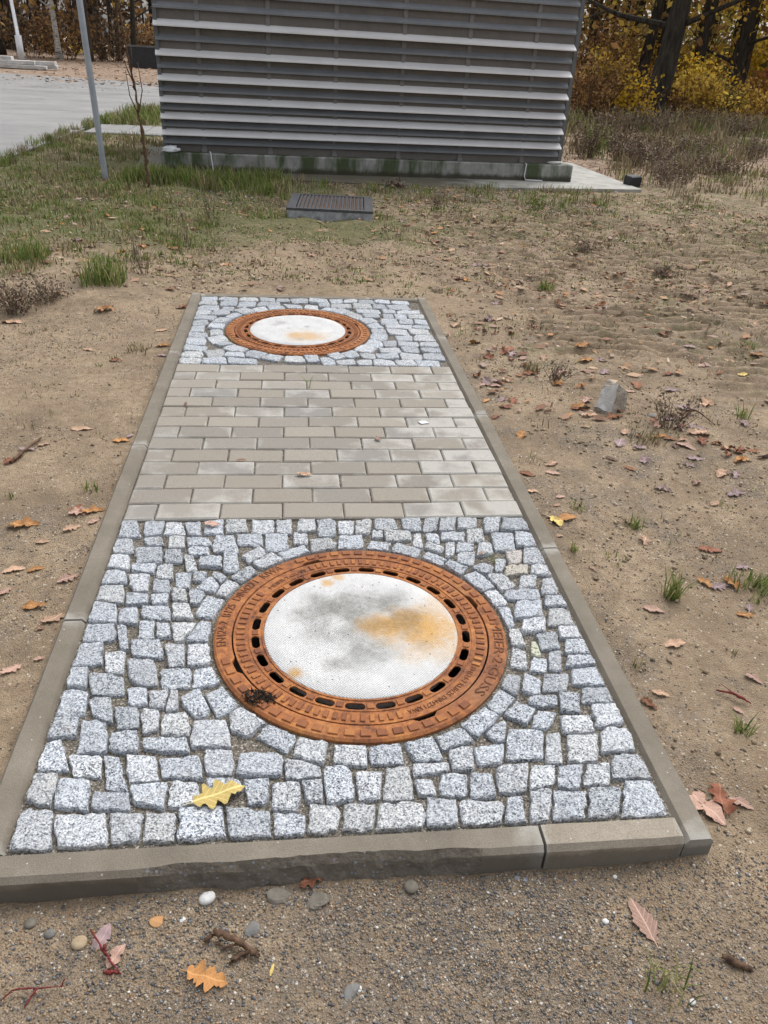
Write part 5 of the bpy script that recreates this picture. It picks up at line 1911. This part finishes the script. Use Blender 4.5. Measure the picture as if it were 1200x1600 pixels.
V = quad_cloud('leaf_litter', P3, np.where(big, .09, np.where(r5.rand(len(P)) < .7, .016, .034)), LITTER, r5)
co = np.empty(len(V.vertices) * 3, dtype=np.float32)
V.vertices.foreach_get('co', co)
co = co.reshape(-1, 4, 3)
co[:, :, 2] = P3[:, None, 2] + (co[:, :, 2] - P3[:, None, 2]) * .25 + .004
V.vertices.foreach_set('co', co.ravel())
tag(link('leaf_litter', V), 'loose litter of small autumn leaves on the ground farther back', 'leaf litter', kind='stuff')

# ================================================================ loose gravel grains
GRAIN = m_island('gravel_grains', [(0, (.085, .085, .09)), (.2, (.14, .143, .15)), (.36, (.205, .212, .225)), (.5, (.22, .175, .125)), (.66, (.30, .235, .165)), (.82, (.36, .29, .215)), (.93, (.38, .22, .12)), (.965, (.5, .48, .44)), (1, (.62, .60, .56))], .75)
def gravel(n, x0, x1, y0, y1, smin, smax, dens, r):
    x = r.uniform(x0, x1, n)
    y = r.uniform(y0, y1, n)
    k = (r.rand(n) < dens(x, y)) & ~((np.abs(x) < PX + KW + .003) & (y > PY0 - KW - .006) & (y < PY1 + KW + .003))
    x, y = x[k], y[k]
    n = len(x)
    s = smin + (smax - smin) * r.rand(n) ** 5.5
    z = gz(x, y) + s * .15
    base = np.array([(1, 0, 0), (-1, 0, 0), (0, 1, 0), (0, -1, 0), (0, 0, .75), (0, 0, -.6)])
    ang = r.uniform(0, 2 * PI, n)
    J = base[None] * (1 + .45 * (r.rand(n, 6, 1) - .5)) + .22 * r.normal(size=(n, 6, 3))
    asp = 1 - .45 * r.rand(n)
    X = J[..., 0]
    Y = J[..., 1] * asp[:, None]
    ca, sa = np.cos(ang)[:, None], np.sin(ang)[:, None]
    Vx = np.stack([X * ca - Y * sa, X * sa + Y * ca, J[..., 2]], -1) * s[:, None, None] * .5
    Vx += np.stack([x, y, z], -1)[:, None]
    F = np.array([(0, 2, 4), (2, 1, 4), (1, 3, 4), (3, 0, 4), (2, 0, 5), (1, 2, 5), (3, 1, 5), (0, 3, 5)])
    Fx = (F[None] + (np.arange(n) * 6)[:, None, None]).reshape(-1, 3)
    return Vx.reshape(-1, 3), Fx
rg = np.random.RandomState(17)
parts = [gravel(190000, -.85, .95, -1.66, -1.235, .0015, .0078, lambda x, y: .20 + .80 * vnoise(x, y, .25, 50) * sstep(.85, .15, np.abs(x - .08)), rg),
         gravel(56000, .71, 1.9, -1.5, 1.6, .002, .009, lambda x, y: .15 + .5 * sstep(.42, .8, vnoise(x, y, .35, 51)), rg),
         gravel(40000, -1.7, -.71, -1.4, 2.2, .002, .009, lambda x, y: .12 + .6 * sstep(.45, .7, vnoise(x, y, .35, 52)), rg),
         gravel(9000, -1.2, 3.2, 5.9, 7.45, .010, .032, lambda x, y: .75 * sstep(.3, .55, vnoise(x, y, .5, 53)), rg),
         gravel(3500, -3, 5, 2.7, 7.4, .006, .028, lambda x, y: .5 + 0 * x, rg)]
CRUMB = m_island('sand_crumbs', [(0, (.16, .12, .08)), (.3, (.25, .19, .13)), (.6, (.36, .285, .20)), (.85, (.44, .36, .265)), (1, (.50, .43, .34))], .95)
cr_parts = [gravel(16000, .71, 2.6, -1.5, 2.6, .004, .020, lambda x, y: .10 + .8 * sstep(.40, .75, vnoise(x, y, .28, 71)), rg),
            gravel(12000, -2.0, -.71, -1.4, 2.6, .004, .016, lambda x, y: .10 + .7 * sstep(.42, .75, vnoise(x, y, .28, 72)), rg),
            gravel(9000, -.9, 1.2, -1.66, -1.235, .003, .009, lambda x, y: .35 + 0 * x, rg),
            gravel(26000, -3.0, 5.0, 2.65, 6.2, .007, .034, lambda x, y: .12 + .8 * sstep(.38, .7, vnoise(x, y, .4, 73)), rg)]
def merged(name, parts_, mt):
    k, a, b = 0, [], []
    for v_, f_ in parts_:
        a.append(v_)
        b.append(f_ + k)
        k += len(v_)
    return np_mesh(name, np.concatenate(a), np.concatenate(b), mt)
tag(link('sand_crumbs', merged('sand_crumbs', cr_parts, CRUMB)), 'crumbs and clods of damp sand lying on the ground', 'sand crumbs', kind='stuff')
off = 0
VV, FF = [], []
for v_, f_ in parts:
    VV.append(v_)
    FF.append(f_ + off)
    off += len(v_)
tag(link('gravel', np_mesh('gravel', np.concatenate(VV), np.concatenate(FF), GRAIN)), 'fine loose gravel and grit strewn over the sandy ground', 'gravel', kind='stuff')

# ================================================================ grass
GRASS = m_foliage('grass_green', [(0, (.07, .115, .025)), (.3, (.12, .185, .04)), (.58, (.19, .25, .065)), (.8, (.29, .285, .105)), (1, (.39, .34, .175))], .3)
STRAW = m_island('grass_dry', [(0, (.15, .115, .065)), (.35, (.27, .215, .125)), (.7, (.38, .31, .19)), (1, (.22, .22, .09))], .7)
WEED = m_island('dry_weed', [(0, (.08, .052, .042)), (.35, (.17, .12, .095)), (.65, (.25, .185, .145)), (.85, (.17, .16, .08)), (1, (.34, .27, .20))], .85)
def blades(n, cx, cy, rad, h, r, width=.004, lean=.5):
    """grass blades: (n) two-segment strips around points"""
    x = cx + np.clip(r.normal(0, 1, n), -1.5, 1.5) * rad
    y = cy + np.clip(r.normal(0, 1, n), -1.5, 1.5) * rad
    z = np.maximum(gz(x, y), -.06)
    hh = h * (.45 + .75 * r.rand(n))
    a = r.uniform(0, 2 * PI, n)
    ln = lean * hh * (.3 + r.rand(n))
    dx, dy = np.cos(a) * ln, np.sin(a) * ln
    px_, py_ = -np.sin(a) * width, np.cos(a) * width
    o = np.stack([x, y, z - .004], -1)
    pv = np.stack([px_, py_, 0 * x], -1)
    mid = o + np.stack([dx * .35, dy * .35, hh * .6], -1)
    tip = o + np.stack([dx, dy, hh * .95], -1)
    Vv = np.stack([o - pv, o + pv, mid - pv * .8, mid + pv * .8, tip], 1)
    F = np.array([(0, 1, 3), (0, 3, 2), (2, 3, 4)])
    return Vv.reshape(-1, 3), (F[None] + (np.arange(n) * 5)[:, None, None]).reshape(-1, 3)
def joined(name, parts, mt):
    off = 0
    a, b = [], []
    for v_, f_ in parts:
        a.append(v_)
        b.append(f_ + off)
        off += len(v_)
    return np_mesh(name, np.concatenate(a), np.concatenate(b), mt)

rgr = np.random.RandomState(29)
gp, dp = [], []
def clusters(k, x0, x1, y0, y1, n, rad, h, frac_dry, dens=None, width=.004, lean=.5):
    i = 0
    tries = 0
    while i < k and tries < k * 20:
        tries += 1
        x, y = rgr.uniform(x0, x1), rgr.uniform(y0, y1)
        if abs(x) < PX + .1 and PY0 - .1 < y < PY1 + .1:
            continue
        if dens is not None and rgr.rand() > dens(x, y):
            continue
        if -1.95 < x < 4.25 and 7.62 < y < 10.7:
            continue
        i += 1
        (dp if rgr.rand() < frac_dry else gp).append(blades(int(n * (.5 + rgr.rand())), x, y, rad * (.5 + rgr.rand()), h * (.5 + .8 * rgr.rand()), rgr, width, lean))
nzz = lambda x, y: float(vnoise(x, y, .3, 61)) ** 1.3
clusters(1500, -3.3, 5.0, 3.0, 7.4, 11, .06, .022, .45, nzz, .005)
clusters(900, -3.4, 5.2, 2.75, 7.5, 12, .07, .014, .8, nzz, .004, 3.5)
clusters(260, .8, 3.2, .2, 2.8, 8, .05, .010, .85, nzz, .0025, 4.0)
clusters(300, -3.45, -1.6, 5, 11.3, 14, .09, .02, .75, None, .005, 3.0)
clusters(300, .75, 3.2, .6, 2.8, 7, .035, .014, .55, nzz, .003)
clusters(160, -1.9, -.75, .8, 2.8, 6, .03, .012, .6, nzz, .003)
clusters(420, 3.6, 10, 7.5, 17, 16, .14, .07, .85, None, .008)
nz = lambda x, y: float(vnoise(x, y, .55, 60)) ** 1.6
clusters(360, -3.4, -.75, 2.75, 6.0, 20, .06, .055, .42, lambda x, y: nz(x, y) * (1.0 if x < -1.15 or y > 3.2 else .25))
clusters(280, -3.45, -.2, 5.2, 7.5, 22, .07, .060, .5, lambda x, y: .3 + nz(x, y))
clusters(150, -1.75, -.2, 6.5, 7.55, 36, .07, .15, .08)
clusters(150, -3.5, -1.7, 7.2, 11.4, 28, .09, .09, .45)
clusters(130, -3.58, -3.32, 3.2, 15.0, 34, .05, .12, .35)
clusters(110, -3.3, -1.6, 13.0, 17.3, 40, .14, .16, .35, width=.008)
clusters(70, -.4, 3.6, 6.2, 7.35, 18, .05, .10, .45)
clusters(190, .6, 4.6, 4.4, 7.5, 16, .06, .05, .6, lambda x, y: nz(x, y))
clusters(130, .8, 5.0, 2.0, 4.6, 9, .05, .028, .75, lambda x, y: nz(x, y) ** 1.5)
clusters(60, -.7, .9, 2.68, 4.6, 12, .05, .03, .75)
clusters(40, .75, 1.9, -.8, 2.2, 7, .02, .035, .6, width=.0022)
clusters(30, -1.5, -.75, .2, 2.6, 6, .02, .03, .7, width=.0022)
clusters(130, 3.9, 9.5, 9.5, 19, 30, .16, .26, .85, width=.008)
clusters(90, 4.3, 9, 6.8, 10.5, 26, .09, .16, .7)
clusters(150, 5, 16, 16.5, 21.5, 34, .2, .42, .92, width=.012)
tag(link('grass', joined('grass', gp, GRASS)), 'sparse green grass growing on the sandy ground', 'grass', kind='stuff')
tag(link('dry_grass', joined('dry_grass', dp, STRAW)), 'straw coloured dry grass among the green', 'dry grass', kind='stuff')

def tuft(label, x, y, n, rad, h, dry=False, width=.0022, z=None):
    Vv, F = blades(n, x, y, rad, h, rgr, width, .7)
    Vv = Vv - np.array([x, y, 0])
    if z is not None:
        Vv[:, 2] += z - gzs(x, y) if abs(x) > PX else z + .06
    o = link('grass_tuft', np_mesh('grass_tuft', Vv, F, STRAW if dry else GRASS), None, (x, y, 0))
    tag(o, label, 'grass tuft')
tuft('upright green grass tuft on the sand right of the near manhole', *(1.003, -0.392), 60, .014, .085)
tuft('spreading green grass tuft at the right edge', *(1.288, -0.360), 110, .045, .055)
tuft('small bright green tuft at right below the red stem', *(0.946, -0.922), 30, .012, .045)
tuft('thin green grass shoots below the pale oak leaf', *(0.513, -1.478), 26, .022, .075, width=.0016)
tuft('pale yellow green tuft right of the orange leaf', *(1.034, -0.011), 40, .014, .04)
tuft('short flat green tuft close to the right kerb above the orange leaf', *(0.876, 0.098), 30, .018, .025)
tuft('tiny green tuft beside the right kerb joint', *(0.767, -0.182), 16, .008, .05)
tuft('bright green tuft alone in the rippled sand', *(1.587, 2.963), 90, .03, .075)
tuft('small green tuft on the sand left of the bricks', *(-0.795, 0.251), 24, .014, .035)
tuft('dry grass tuft above the dark leaf at left', *(-0.868, 1.630), 60, .03, .04, True)
tuft('dark green rosette on the right sand near the edge', *(2.428, 1.853), 60, .03, .04)
tuft('thin grass tuft on the bright sand at right', *(1.897, 0.881), 26, .02, .07)
tuft('large green grass clump left of the far pad corner', *(-1.236, 2.735), 260, .075, .17, width=.003)
tuft('second green grass clump near the left edge', *(-1.834, 3.221), 240, .09, .15, width=.003)
tuft('dry brown tuft by the rock', *(1.349, 0.648), 90, .04, .05, True)
tuft('brown dead tuft right of the far kerb', *(1.068, 1.430), 70, .02, .055, True)

def weed_on_pad(label, x, y, z, blades_):
    m = MB()
    for (a, h, l) in blades_:
        dx, dy = math.cos(a), math.sin(a)
        w = .0013
        m.v += [(-dy * w, dx * w, 0), (dy * w, -dx * w, 0), (dx * l * .4 - dy * w, dy * l * .4 + dx * w, h * .75), (dx * l * .4 + dy * w, dy * l * .4 - dx * w, h * .75), (dx * l, dy * l, h)]
        k = len(m.v) - 5
        m.f += [(k, k + 1, k + 3, k + 2), (k + 2, k + 3, k + 4)]
    tag(m.build('grass_tuft', GRASS, None, False, (x, y, z)), label, 'grass tuft')
weed_on_pad('few long grass blades growing from a brick joint', *(-0.040, 1.116), -.008, [(2.6, .06, .07), (2.2, .05, .09), (.6, .07, .05), (1.0, .05, .03), (-.6, .02, .03)])
weed_on_pad('tiny weed sprouting between the cobbles right of the near manhole', *(0.482, -0.247), -.01, [(0.2, .012, .05), (2.4, .02, .04), (-.8, .012, .04), (3.6, .015, .03), (1.2, .02, .02)])
weed_on_pad('tiny green blades at the left rim of the farther manhole', *(-0.416, 1.716), -.01, [(2.0, .03, .03), (3.0, .02, .04), (1.4, .03, .02), (2.6, .02, .05)])

# ================================================================ weeds
def weed(label, x, y, h, rad, n, seed, mt=WEED, leafy=500, leaf=.012, group=None):
    r = np.random.RandomState(seed)
    z = max(gzs(x, y), -.06)
    root = thing('weed', label, 'weed', (x, y, z), group=group)
    m = MB()
    P = []
    for i in range(n):
        a, d = r.rand() * 2 * PI, rad * math.sqrt(r.rand())
        hh = h * (.5 + .6 * r.rand())
        b = Vector((d * math.cos(a) * .5, d * math.sin(a) * .5, -.01))
        e = Vector((d * math.cos(a) * 1.3 + r.normal(0, .03), d * math.sin(a) * 1.3 + r.normal(0, .03), hh))
        md = (b + e) / 2 + Vector((r.normal(0, .02), r.normal(0, .02), .03))
        w = max(.0018, h * .006)
        m.tube([b, md, e], [w, w * .8, w * .4], 3, False)
        for q in range(max(1, leafy // n)):
            t = .2 + .8 * r.rand()
            p_ = b.lerp(e, t)
            P.append((p_.x + r.normal(0, .03 * h / .4), p_.y + r.normal(0, .03 * h / .4), p_.z + r.normal(0, .02)))
    m.build('stems', mt, root)
    link('leaves', quad_cloud('leaves', np.array(P), np.full(len(P), leaf), mt, r), root)
wi = 0
for (lab, a, h, rad, n, lf, ls) in (
        ('brown weed bush in the gap right of the slab', (5.208, 10.997), .45, .34, 60, 1200, .018),
        ('broad grey brown weed bush behind the black block', (5.226, 10.244), .42, .36, 60, 1200, .018),
        ('low brown weed bush far right in the leaf litter', (6.160, 9.629), .30, .34, 50, 900, .016),
        ('low grey weed bush right of the broad weeds', (6.891, 12.167), .40, .36, 56, 1000, .018),
        ('dry weed bush at the right edge level with the slab', (7.918, 12.070), .40, .36, 56, 1000, .018),
        ('dense dry weed bush against the right end of the building', (4.704, 11.402), .62, .26, 46, 900, .020),
        ('tall dry weed bush behind the concrete slab', (5.726, 12.992), .60, .30, 46, 900, .020),
        ('green leafed weed beside the right building corner', (5.139, 12.183), .42, .22, 30, 700, .024),
        ('brown weed bush right of the black block', (5.137, 9.036), .34, .26, 50, 900, .014),
        ('spreading brown weed bush right of the slab corner', (4.821, 8.276), .36, .30, 50, 900, .014),
        ('reddish weed bush in the leaf litter at right', (6.189, 10.540), .36, .30, 40, 800, .016),
        ('pale dry weed right of the slab, farther back', (5.780, 10.946), .40, .30, 40, 800, .018),
        ('dark weed clump at the left edge of the sand', (-1.619, 2.225), .16, .13, 46, 900, .009),
        ('low dark weed next to the left edge clump', (-1.497, 2.404), .11, .10, 36, 600, .008),
        ('small purple brown weed in the rippled sand', (2.263, 4.130), .12, .08, 30, 300, .009),
        ('low dark weed on the rippled sand farther right', (2.572, 3.394), .07, .09, 30, 300, .009),
        ('grey green thistle before the plinth right half', (2.336, 5.894), .22, .08, 18, 200, .012),
        ('bare dark weed stem beside the drain box', (1.320, 5.874), .20, .03, 8, 110, .010),
        ('grey leaf rosette at the edge of the slab', (1.043, 7.110), .07, .09, 20, 260, .020),
        ('dry weed bush far right at the wood edge', (10.212, 16.948), .55, .4, 46, 800, .024),
        ('grey dry weed bush before the yellow shrubs', (9.938, 18.374), .55, .4, 46, 800, .024),
        ('pale dry weed bush left of the big tree foot', (7.778, 17.312), .60, .4, 46, 800, .024),
        ('brown weed bush beside the big tree foot', (8.357, 16.830), .55, .4, 46, 800, .024),
        ('dry stalks left of the drain box', (-0.799, 5.014), .26, .05, 9, 60, .008),
        ('thin dry stalks behind the far left pad corner', (-0.879, 3.798), .30, .06, 8, 40, .008),
        ('dark dry stalks in the left grass', (-1.138, 3.297), .26, .05, 10, 80, .008),
        ('dark stalk leaning over the left sand edge', (-1.047, 2.977), .16, .05, 10, 60, .008),
        ('low brown twiggy weed left of the rock', (1.155, 1.303), .10, .04, 20, 120, .007),
        ('twiggy brown weed in the leaf pile behind the rock', (1.508, 0.789), .14, .07, 26, 220, .009)):
    weed(lab, a[0], a[1], h, rad, n, 100 + wi, GRASS if 'green' in lab else WEED, lf, ls)
    wi += 1

# ================================================================ trees, shrubs and the wood behind
FOL = {
    'yellow': m_foliage('foliage_yellow', [(0, (0.299, 0.172, 0.023)), (.4, (0.598, 0.380, 0.034)), (.75, (0.828, 0.575, 0.057)), (1, (0.713, 0.598, 0.138))]),
    'amber': m_foliage('foliage_amber', [(0, (0.149, 0.089, 0.023)), (.35, (0.363, 0.222, 0.046)), (.7, (0.594, 0.390, 0.083)), (1, (0.759, 0.591, 0.116))]),
    'brown': m_foliage('foliage_brown', [(0, (0.079, 0.047, 0.024)), (.4, (0.211, 0.115, 0.053)), (.75, (0.370, 0.207, 0.088)), (1, (0.546, 0.335, 0.123))]),
    'red': m_foliage('foliage_red', [(0, (0.105, 0.033, 0.019)), (.4, (0.240, 0.075, 0.036)), (.8, (0.375, 0.135, 0.053)), (1, (0.480, 0.225, 0.090))]),
    'olive': m_foliage('foliage_olive', [(0, (0.060, 0.066, 0.022)), (.4, (0.150, 0.143, 0.044)), (.75, (0.300, 0.253, 0.070)), (1, (0.520, 0.396, 0.100))]),
    'dusky': m_foliage('foliage_dusky', [(0, (.05, .036, .027)), (.4, (.11, .08, .058)), (.75, (.18, .13, .09)), (1, (.30, .19, .09))], .3),
    'green': m_foliage('foliage_green', [(0, (0.072, 0.090, 0.018)), (.5, (0.192, 0.198, 0.036)), (1, (0.408, 0.360, 0.060))]),
}
def clump_points(n, k, sx, sy, sz, cz, r, spread=.28):
    a = r.normal(size=(k, 3))
    a /= np.linalg.norm(a, axis=1)[:, None]
    c = a * (r.rand(k) ** .45)[:, None] * np.array([sx, sy, sz])
    i = r.randint(0, k, n)
    P = c[i] + r.normal(size=(n, 3)) * np.array([sx, sy, sz]) * spread * (.4 + .8 * r.rand(k))[i][:, None]
    P[:, 2] += cz
    P[:, 2] = np.maximum(P[:, 2], .03)
    return P

def shrub(label, x, y, w, h, colr, n, size, seed, group=None, k=26, twigs=26):
    r = np.random.RandomState(seed)
    root = thing('autumn_shrub', label, 'shrub', (x, y, -.06), group=group)
    m = MB()
    for i in range(twigs):
        a = r.rand() * 2 * PI
        q = w * .5 * math.sqrt(r.rand())
        e = Vector((math.cos(a) * q * 1.5, math.sin(a) * q * 1.5, h * (.55 + .5 * r.rand())))
        md = e * .5 + Vector((r.normal(0, .08), r.normal(0, .08), 0))
        w0 = .008 + .010 * r.rand()
        m.tube([(math.cos(a) * q * .3, math.sin(a) * q * .3, -.05), md, e], [w0, w0 * .7, w0 * .3], 4, False)
    m.build('stems', TWIG, root)
    link('foliage', quad_cloud('foliage', clump_points(n, k, w * .5, w * .45, h * .48, h * .52, r), np.full(n, size), FOL[colr], r, aspect=.6), root)

def tree(label, x, y, h, rad, lean, colr, seed, mt=BARK, crown=2600, leaf=.10, crown_z=.62, group=None, limbs=7, lowlimb=.22):
    r = np.random.RandomState(seed)
    root = thing('tree', label, 'tree', (x, y, -.06), group=group)
    m = MB()
    pts, rd = [], []
    for i in range(13):
        t = i / 12
        pts.append((lean[0] * h * t + .10 * math.sin(t * 5 + seed) * rad * 3, lean[1] * h * t + .06 * math.cos(t * 4 + seed), -.15 + h * .8 * t))
        rd.append(rad * ((1 - .72 * t) + .45 * math.exp(-t * h / .5)))
    m.tube(pts, rd, 14)
    m.build('trunk', mt, root, True)
    lm = MB()
    P = []
    for i in range(limbs):
        t = lowlimb + (.95 - lowlimb) * i / limbs
        k = min(11, int(t * 12))
        b = Vector(pts[k])
        a = r.rand() * 2 * PI
        L = h * .30 * (1.15 - t * .6) * (.7 + .6 * r.rand())
        e = b + Vector((math.cos(a) * L, math.sin(a) * L, L * (.25 + .5 * r.rand())))
        md = b.lerp(e, .5) + Vector((r.normal(0, .15), r.normal(0, .15), r.normal(0, .12)))
        w0 = rad * .32 * (1 - .5 * t)
        lm.tube([b, md, e], [w0, w0 * .65, w0 * .2], 6, False)
        for q in range(3):
            s = md.lerp(e, r.rand())
            e2 = s + Vector((r.normal(0, L * .3), r.normal(0, L * .3), r.normal(L * .05, L * .2)))
            lm.tube([s, (s + e2) / 2 + Vector((0, 0, .05)), e2], [w0 * .35, w0 * .2, w0 * .08], 4, False)
    lm.build('limbs', mt, root)
    cr = clump_points(crown, 40, h * .30, h * .30, h * .32, h * crown_z, r, .22)
    cr[:, 0] += lean[0] * h * .6
    cr[:, 1] += lean[1] * h * .6
    link('crown', quad_cloud('crown', cr, np.full(crown, leaf), FOL[colr], r, aspect=.6), root)

# right-hand edge of the wood
x, y = (9.646, 21.008)
tree('thick dark oak trunk leaning right behind the yellow shrubs', x, y, 9.0, .34, (.10, .03), 'amber', 1, crown=5200, leaf=.085, limbs=9, lowlimb=.34)
x, y = (15.042, 27.265)
tree('dark trunk at the right edge with yellow leaves before it', x, y, 8.5, .25, (.06, .0), 'yellow', 2, crown=3600, leaf=.085, limbs=8, lowlimb=.3)
SLIM = [(*(13.444, 35.889), 8, .08, 'brown', 'thin brown tree just right of the building'), (*(19.121, 48.739), 9, .11, 'amber', 'slim dark tree left of the big oak'),
        (*(21.470, 44.228), 8, .10, 'olive', 'slim tree between the two dark trunks at right'), (*(37.330, 68.065), 9, .13, 'olive', 'slim tree near the right photo edge')]
for i, (x, y, h, rad, cc, lab) in enumerate(SLIM):
    tree(lab, x, y, h, rad, (random.uniform(-.05, .05), 0), cc, 20 + i, BARKB if i % 2 else BARK, 2600, .09, .55, None, 8, .12)
SHR = [(*(7.011, 18.406), 1.5, 1.55, 'brown', 1500, .045, 'brown twiggy shrub right of the building corner'), (*(7.964, 20.050), 1.3, 1.9, 'amber', 1200, .05, 'amber leafed shrub behind the building corner'),
       (*(8.336, 19.868), 1.5, 1.2, 'brown', 1500, .04, 'low brown shrub left of the yellow sapling'), (*(8.586, 19.250), 1.0, 1.35, 'yellow', 620, .05, 'yellow green sapling shrub at the foot of the big oak'),
       (*(10.186, 21.315), 1.5, 1.0, 'brown', 1400, .045, 'brown shrub right of the big oak foot'), (*(10.746, 21.212), 2.0, 1.35, 'amber', 1700, .055, 'wide amber shrub right of the big oak'),
       (*(12.198, 23.382), 1.8, 1.7, 'yellow', 800, .065, 'yellow leafed shrub in the middle of the right wood'), (*(12.350, 22.547), 1.6, 1.2, 'olive', 1200, .05, 'olive shrub below the dark right trunk'),
       (*(13.112, 22.532), 1.9, 1.15, 'amber', 1300, .05, 'low golden brown bush near the right edge'), (*(14.662, 23.862), 2.0, 1.6, 'red', 1300, .045, 'tall red brown bush at the right edge'),
       (*(17.345, 29.387), 2.4, 2.8, 'yellow', 1300, .085, 'bright yellow maple shrub at the right edge'), (*(17.688, 32.425), 2.2, 2.6, 'amber', 2000, .06, 'tall amber shrub behind the dark right trunk'),
       (*(15.129, 31.676), 2.4, 2.9, 'amber', 2300, .06, 'tall amber shrub behind the wide one'), (*(12.302, 29.552), 2.4, 3.0, 'amber', 2300, .06, 'tall amber shrub behind the yellow sapling'),
       (*(10.304, 28.051), 2.4, 3.0, 'brown', 2300, .06, 'tall brown shrub right behind the building'), (*(17.823, 40.892), 3.0, 3.4, 'olive', 2600, .07, 'tall olive shrub behind the big oak'),
       (*(23.323, 45.922), 3.0, 3.4, 'brown', 2600, .07, 'tall brown shrub deep in the right wood'), (*(30.391, 52.386), 3.0, 3.4, 'olive', 2600, .07, 'tall olive shrub deep at the right edge')]
for i, (x, y, w, h, cc, n_, sz, lab) in enumerate(SHR):
    shrub(lab, x, y, w, h, cc, n_, sz, 300 + i, 'shrubs at the right edge of the wood')

# left: wood beyond the driveway
LT = [(*(-16.272, 51.000), 11, .16, BARK, 'brown', 'dark trunk at the far left photo edge'), (*(-12.266, 47.000), 12, .15, BIRCH, 'amber', 'white birch left of the steel post'),
      (*(-11.031, 52.000), 12, .20, BARKB, 'brown', 'pale brown trunk right of the steel post'), (*(-10.841, 48.000), 12, .14, BARKB, 'olive', 'dark trunk between post and pale trunk'),
      (*(-10.014, 52.000), 11, .15, BARKB, 'amber', 'dark trunk above the sapling'), (*(-8.482, 48.000), 11, .16, BARK, 'olive', 'dark trunk behind the black bin')]
for i, (x, y, h, rad, mt, cc, lab) in enumerate(LT):
    tree(lab, x, y, h, rad, (random.uniform(-.03, .03), 0), cc, 50 + i, mt, 1500, .16, .62, None, 7, .25)
LS = [(-17.5, 52, 'brown'), (-15, 54, 'dusky'), (-12.8, 53, 'brown'), (-10.5, 54, 'dusky'), (-8.2, 55, 'brown'), (-6.2, 53, 'dusky'), (-20, 55, 'dusky')]
LN = ('left of the white pole', 'behind the white pole', 'left of the birch', 'behind the steel post', 'above the sapling', 'behind the black bin', 'at the far left edge')
for i, ((x, y, cc), wh) in enumerate(zip(LS, LN)):
    shrub(f'tall {cc} shrub beyond the driveway {wh}', x * .96, y - 4.5, 3.6, 2.3, cc, 800, .09, 400 + i, 'shrubs beyond the driveway', 30, 20)

def far_wood(name, label, n, x0, x1, y0, y1, h, size, mix, seed, ntr):
    r = np.random.RandomState(seed)
    root = thing(name, label, 'wood')
    root['kind'] = 'stuff'
    for j, (cc, fr) in enumerate(mix):
        k = int(n * fr)
        c = np.stack([r.uniform(x0, x1, 160), r.uniform(y0, y1, 160), h * r.rand(160) ** 1.2], -1)
        i = r.randint(0, 160, k)
        P = c[i] + r.normal(size=(k, 3)) * np.array([1.3, 1.3, .9])
        P[:, 2] = np.abs(P[:, 2])
        link('foliage', quad_cloud('foliage', P, np.full(k, size), FOL[cc], r, aspect=.65), root)
    m = MB()
    for i in range(ntr):
        x, y = r.uniform(x0, x1), r.uniform(y0, y1)
        q = .08 + .14 * r.rand()
        m.tube([(x, y, -.2), (x + r.normal(0, .2), y, h * .5), (x + r.normal(0, .4), y, h * 1.05)], [q, q * .75, q * .4], 6, False)
    m.build('trunks', BARK, root)
far_wood('far_wood', 'dim autumn wood filling the background at the right', 46000, 1, 36, 27, 40, 9, .13, (('brown', .4), ('amber', .25), ('olive', .35)), 71, 60)
far_wood('far_wood', 'dim brown wood filling the background at the left', 24000, -48, 8, 60, 76, 13, .22, (('brown', .3), ('dusky', .55), ('amber', .15)), 72, 110)
# right-hand flank of the wood
far_wood('far_wood', 'autumn wood closing the clearing far to the right', 9000, 18, 34, 12, 27, 9, .16, (('brown', .45), ('amber', .25), ('olive', .3)), 73, 30)

# ================================================================ things beyond the driveway
x, y = (-13.301, 44.000)
m = MB()
m.tube([(0, 0, -.1), (0, 0, 1.05), (0, 0, 1.06), (-.15, 0, 5.5)], [.16, .16, .085, .075], 12)
tag(m.build('white_pole', WHITE, None, True, (x, y, -.06)), 'white painted pole with thick foot beyond the driveway', 'pole')
x, y = (-6.988, 42.000)
bn = thing('black_bin', 'long black plastic trough half hidden behind the building', 'trough', (x, y, -.05), .05)
m = MB()
for (a, b, c, d) in ((-.75, 1.6, -.5, -.45), (-.75, 1.6, .45, .5), (-.75, -.70, -.45, .45), (1.55, 1.6, -.45, .45)):
    m.box(a, b, c, d, .0, .86)
m.box(-.70, 1.55, -.45, .45, .02, .08)
m.build('body', BLACKP, bn)
m = MB()
m.box(-.80, 1.65, -.56, -.44, .862, .93)
m.box(-.80, 1.65, .44, .56, .862, .93)
m.box(-.80, -.68, -.44, .44, .862, .93)
m.build('rim', TRIM, bn)
m = MB()
m.box(-.765, -.755, -.42, .42, .05, .84)
m.build('end_plate', GALV, bn)
# stacked boards
x0, y0 = (-10.032, 33.525)
BRD = [(-1.0, 0, 3.2, .05, 0, 'lowest front board of the grey stack by the driveway'), (-.8, .45, 3.4, .02, 0, 'lowest rear board of the grey stack by the driveway'), (-1.2, .1, 2.7, .08, 1, 'middle front board of the grey stack by the driveway'),
       (-.6, .5, 2.9, -.02, 1, 'middle rear board of the grey stack by the driveway'), (-1.7, .25, 2.0, .04, 2, 'topmost board of the grey stack by the driveway'), (-3.4, -.4, 2.4, .16, 0, 'separate board left of the grey stack by the driveway'), (-3.6, -.2, 1.9, .05, 1, 'short board lying on the separate left board')]
for (dx, dy, L, rz, lay, lab) in BRD:
    m = MB()
    m.cbox(-L / 2, L / 2, -.19, .19, 0, .125, .01)
    o = m.build('concrete_board', PLANK, None, False, (x0 + dx, y0 + dy, -.03 + lay * .13))
    o.rotation_euler = (0, random.uniform(-.01, .01), rz)
    tag(o, lab, 'board')
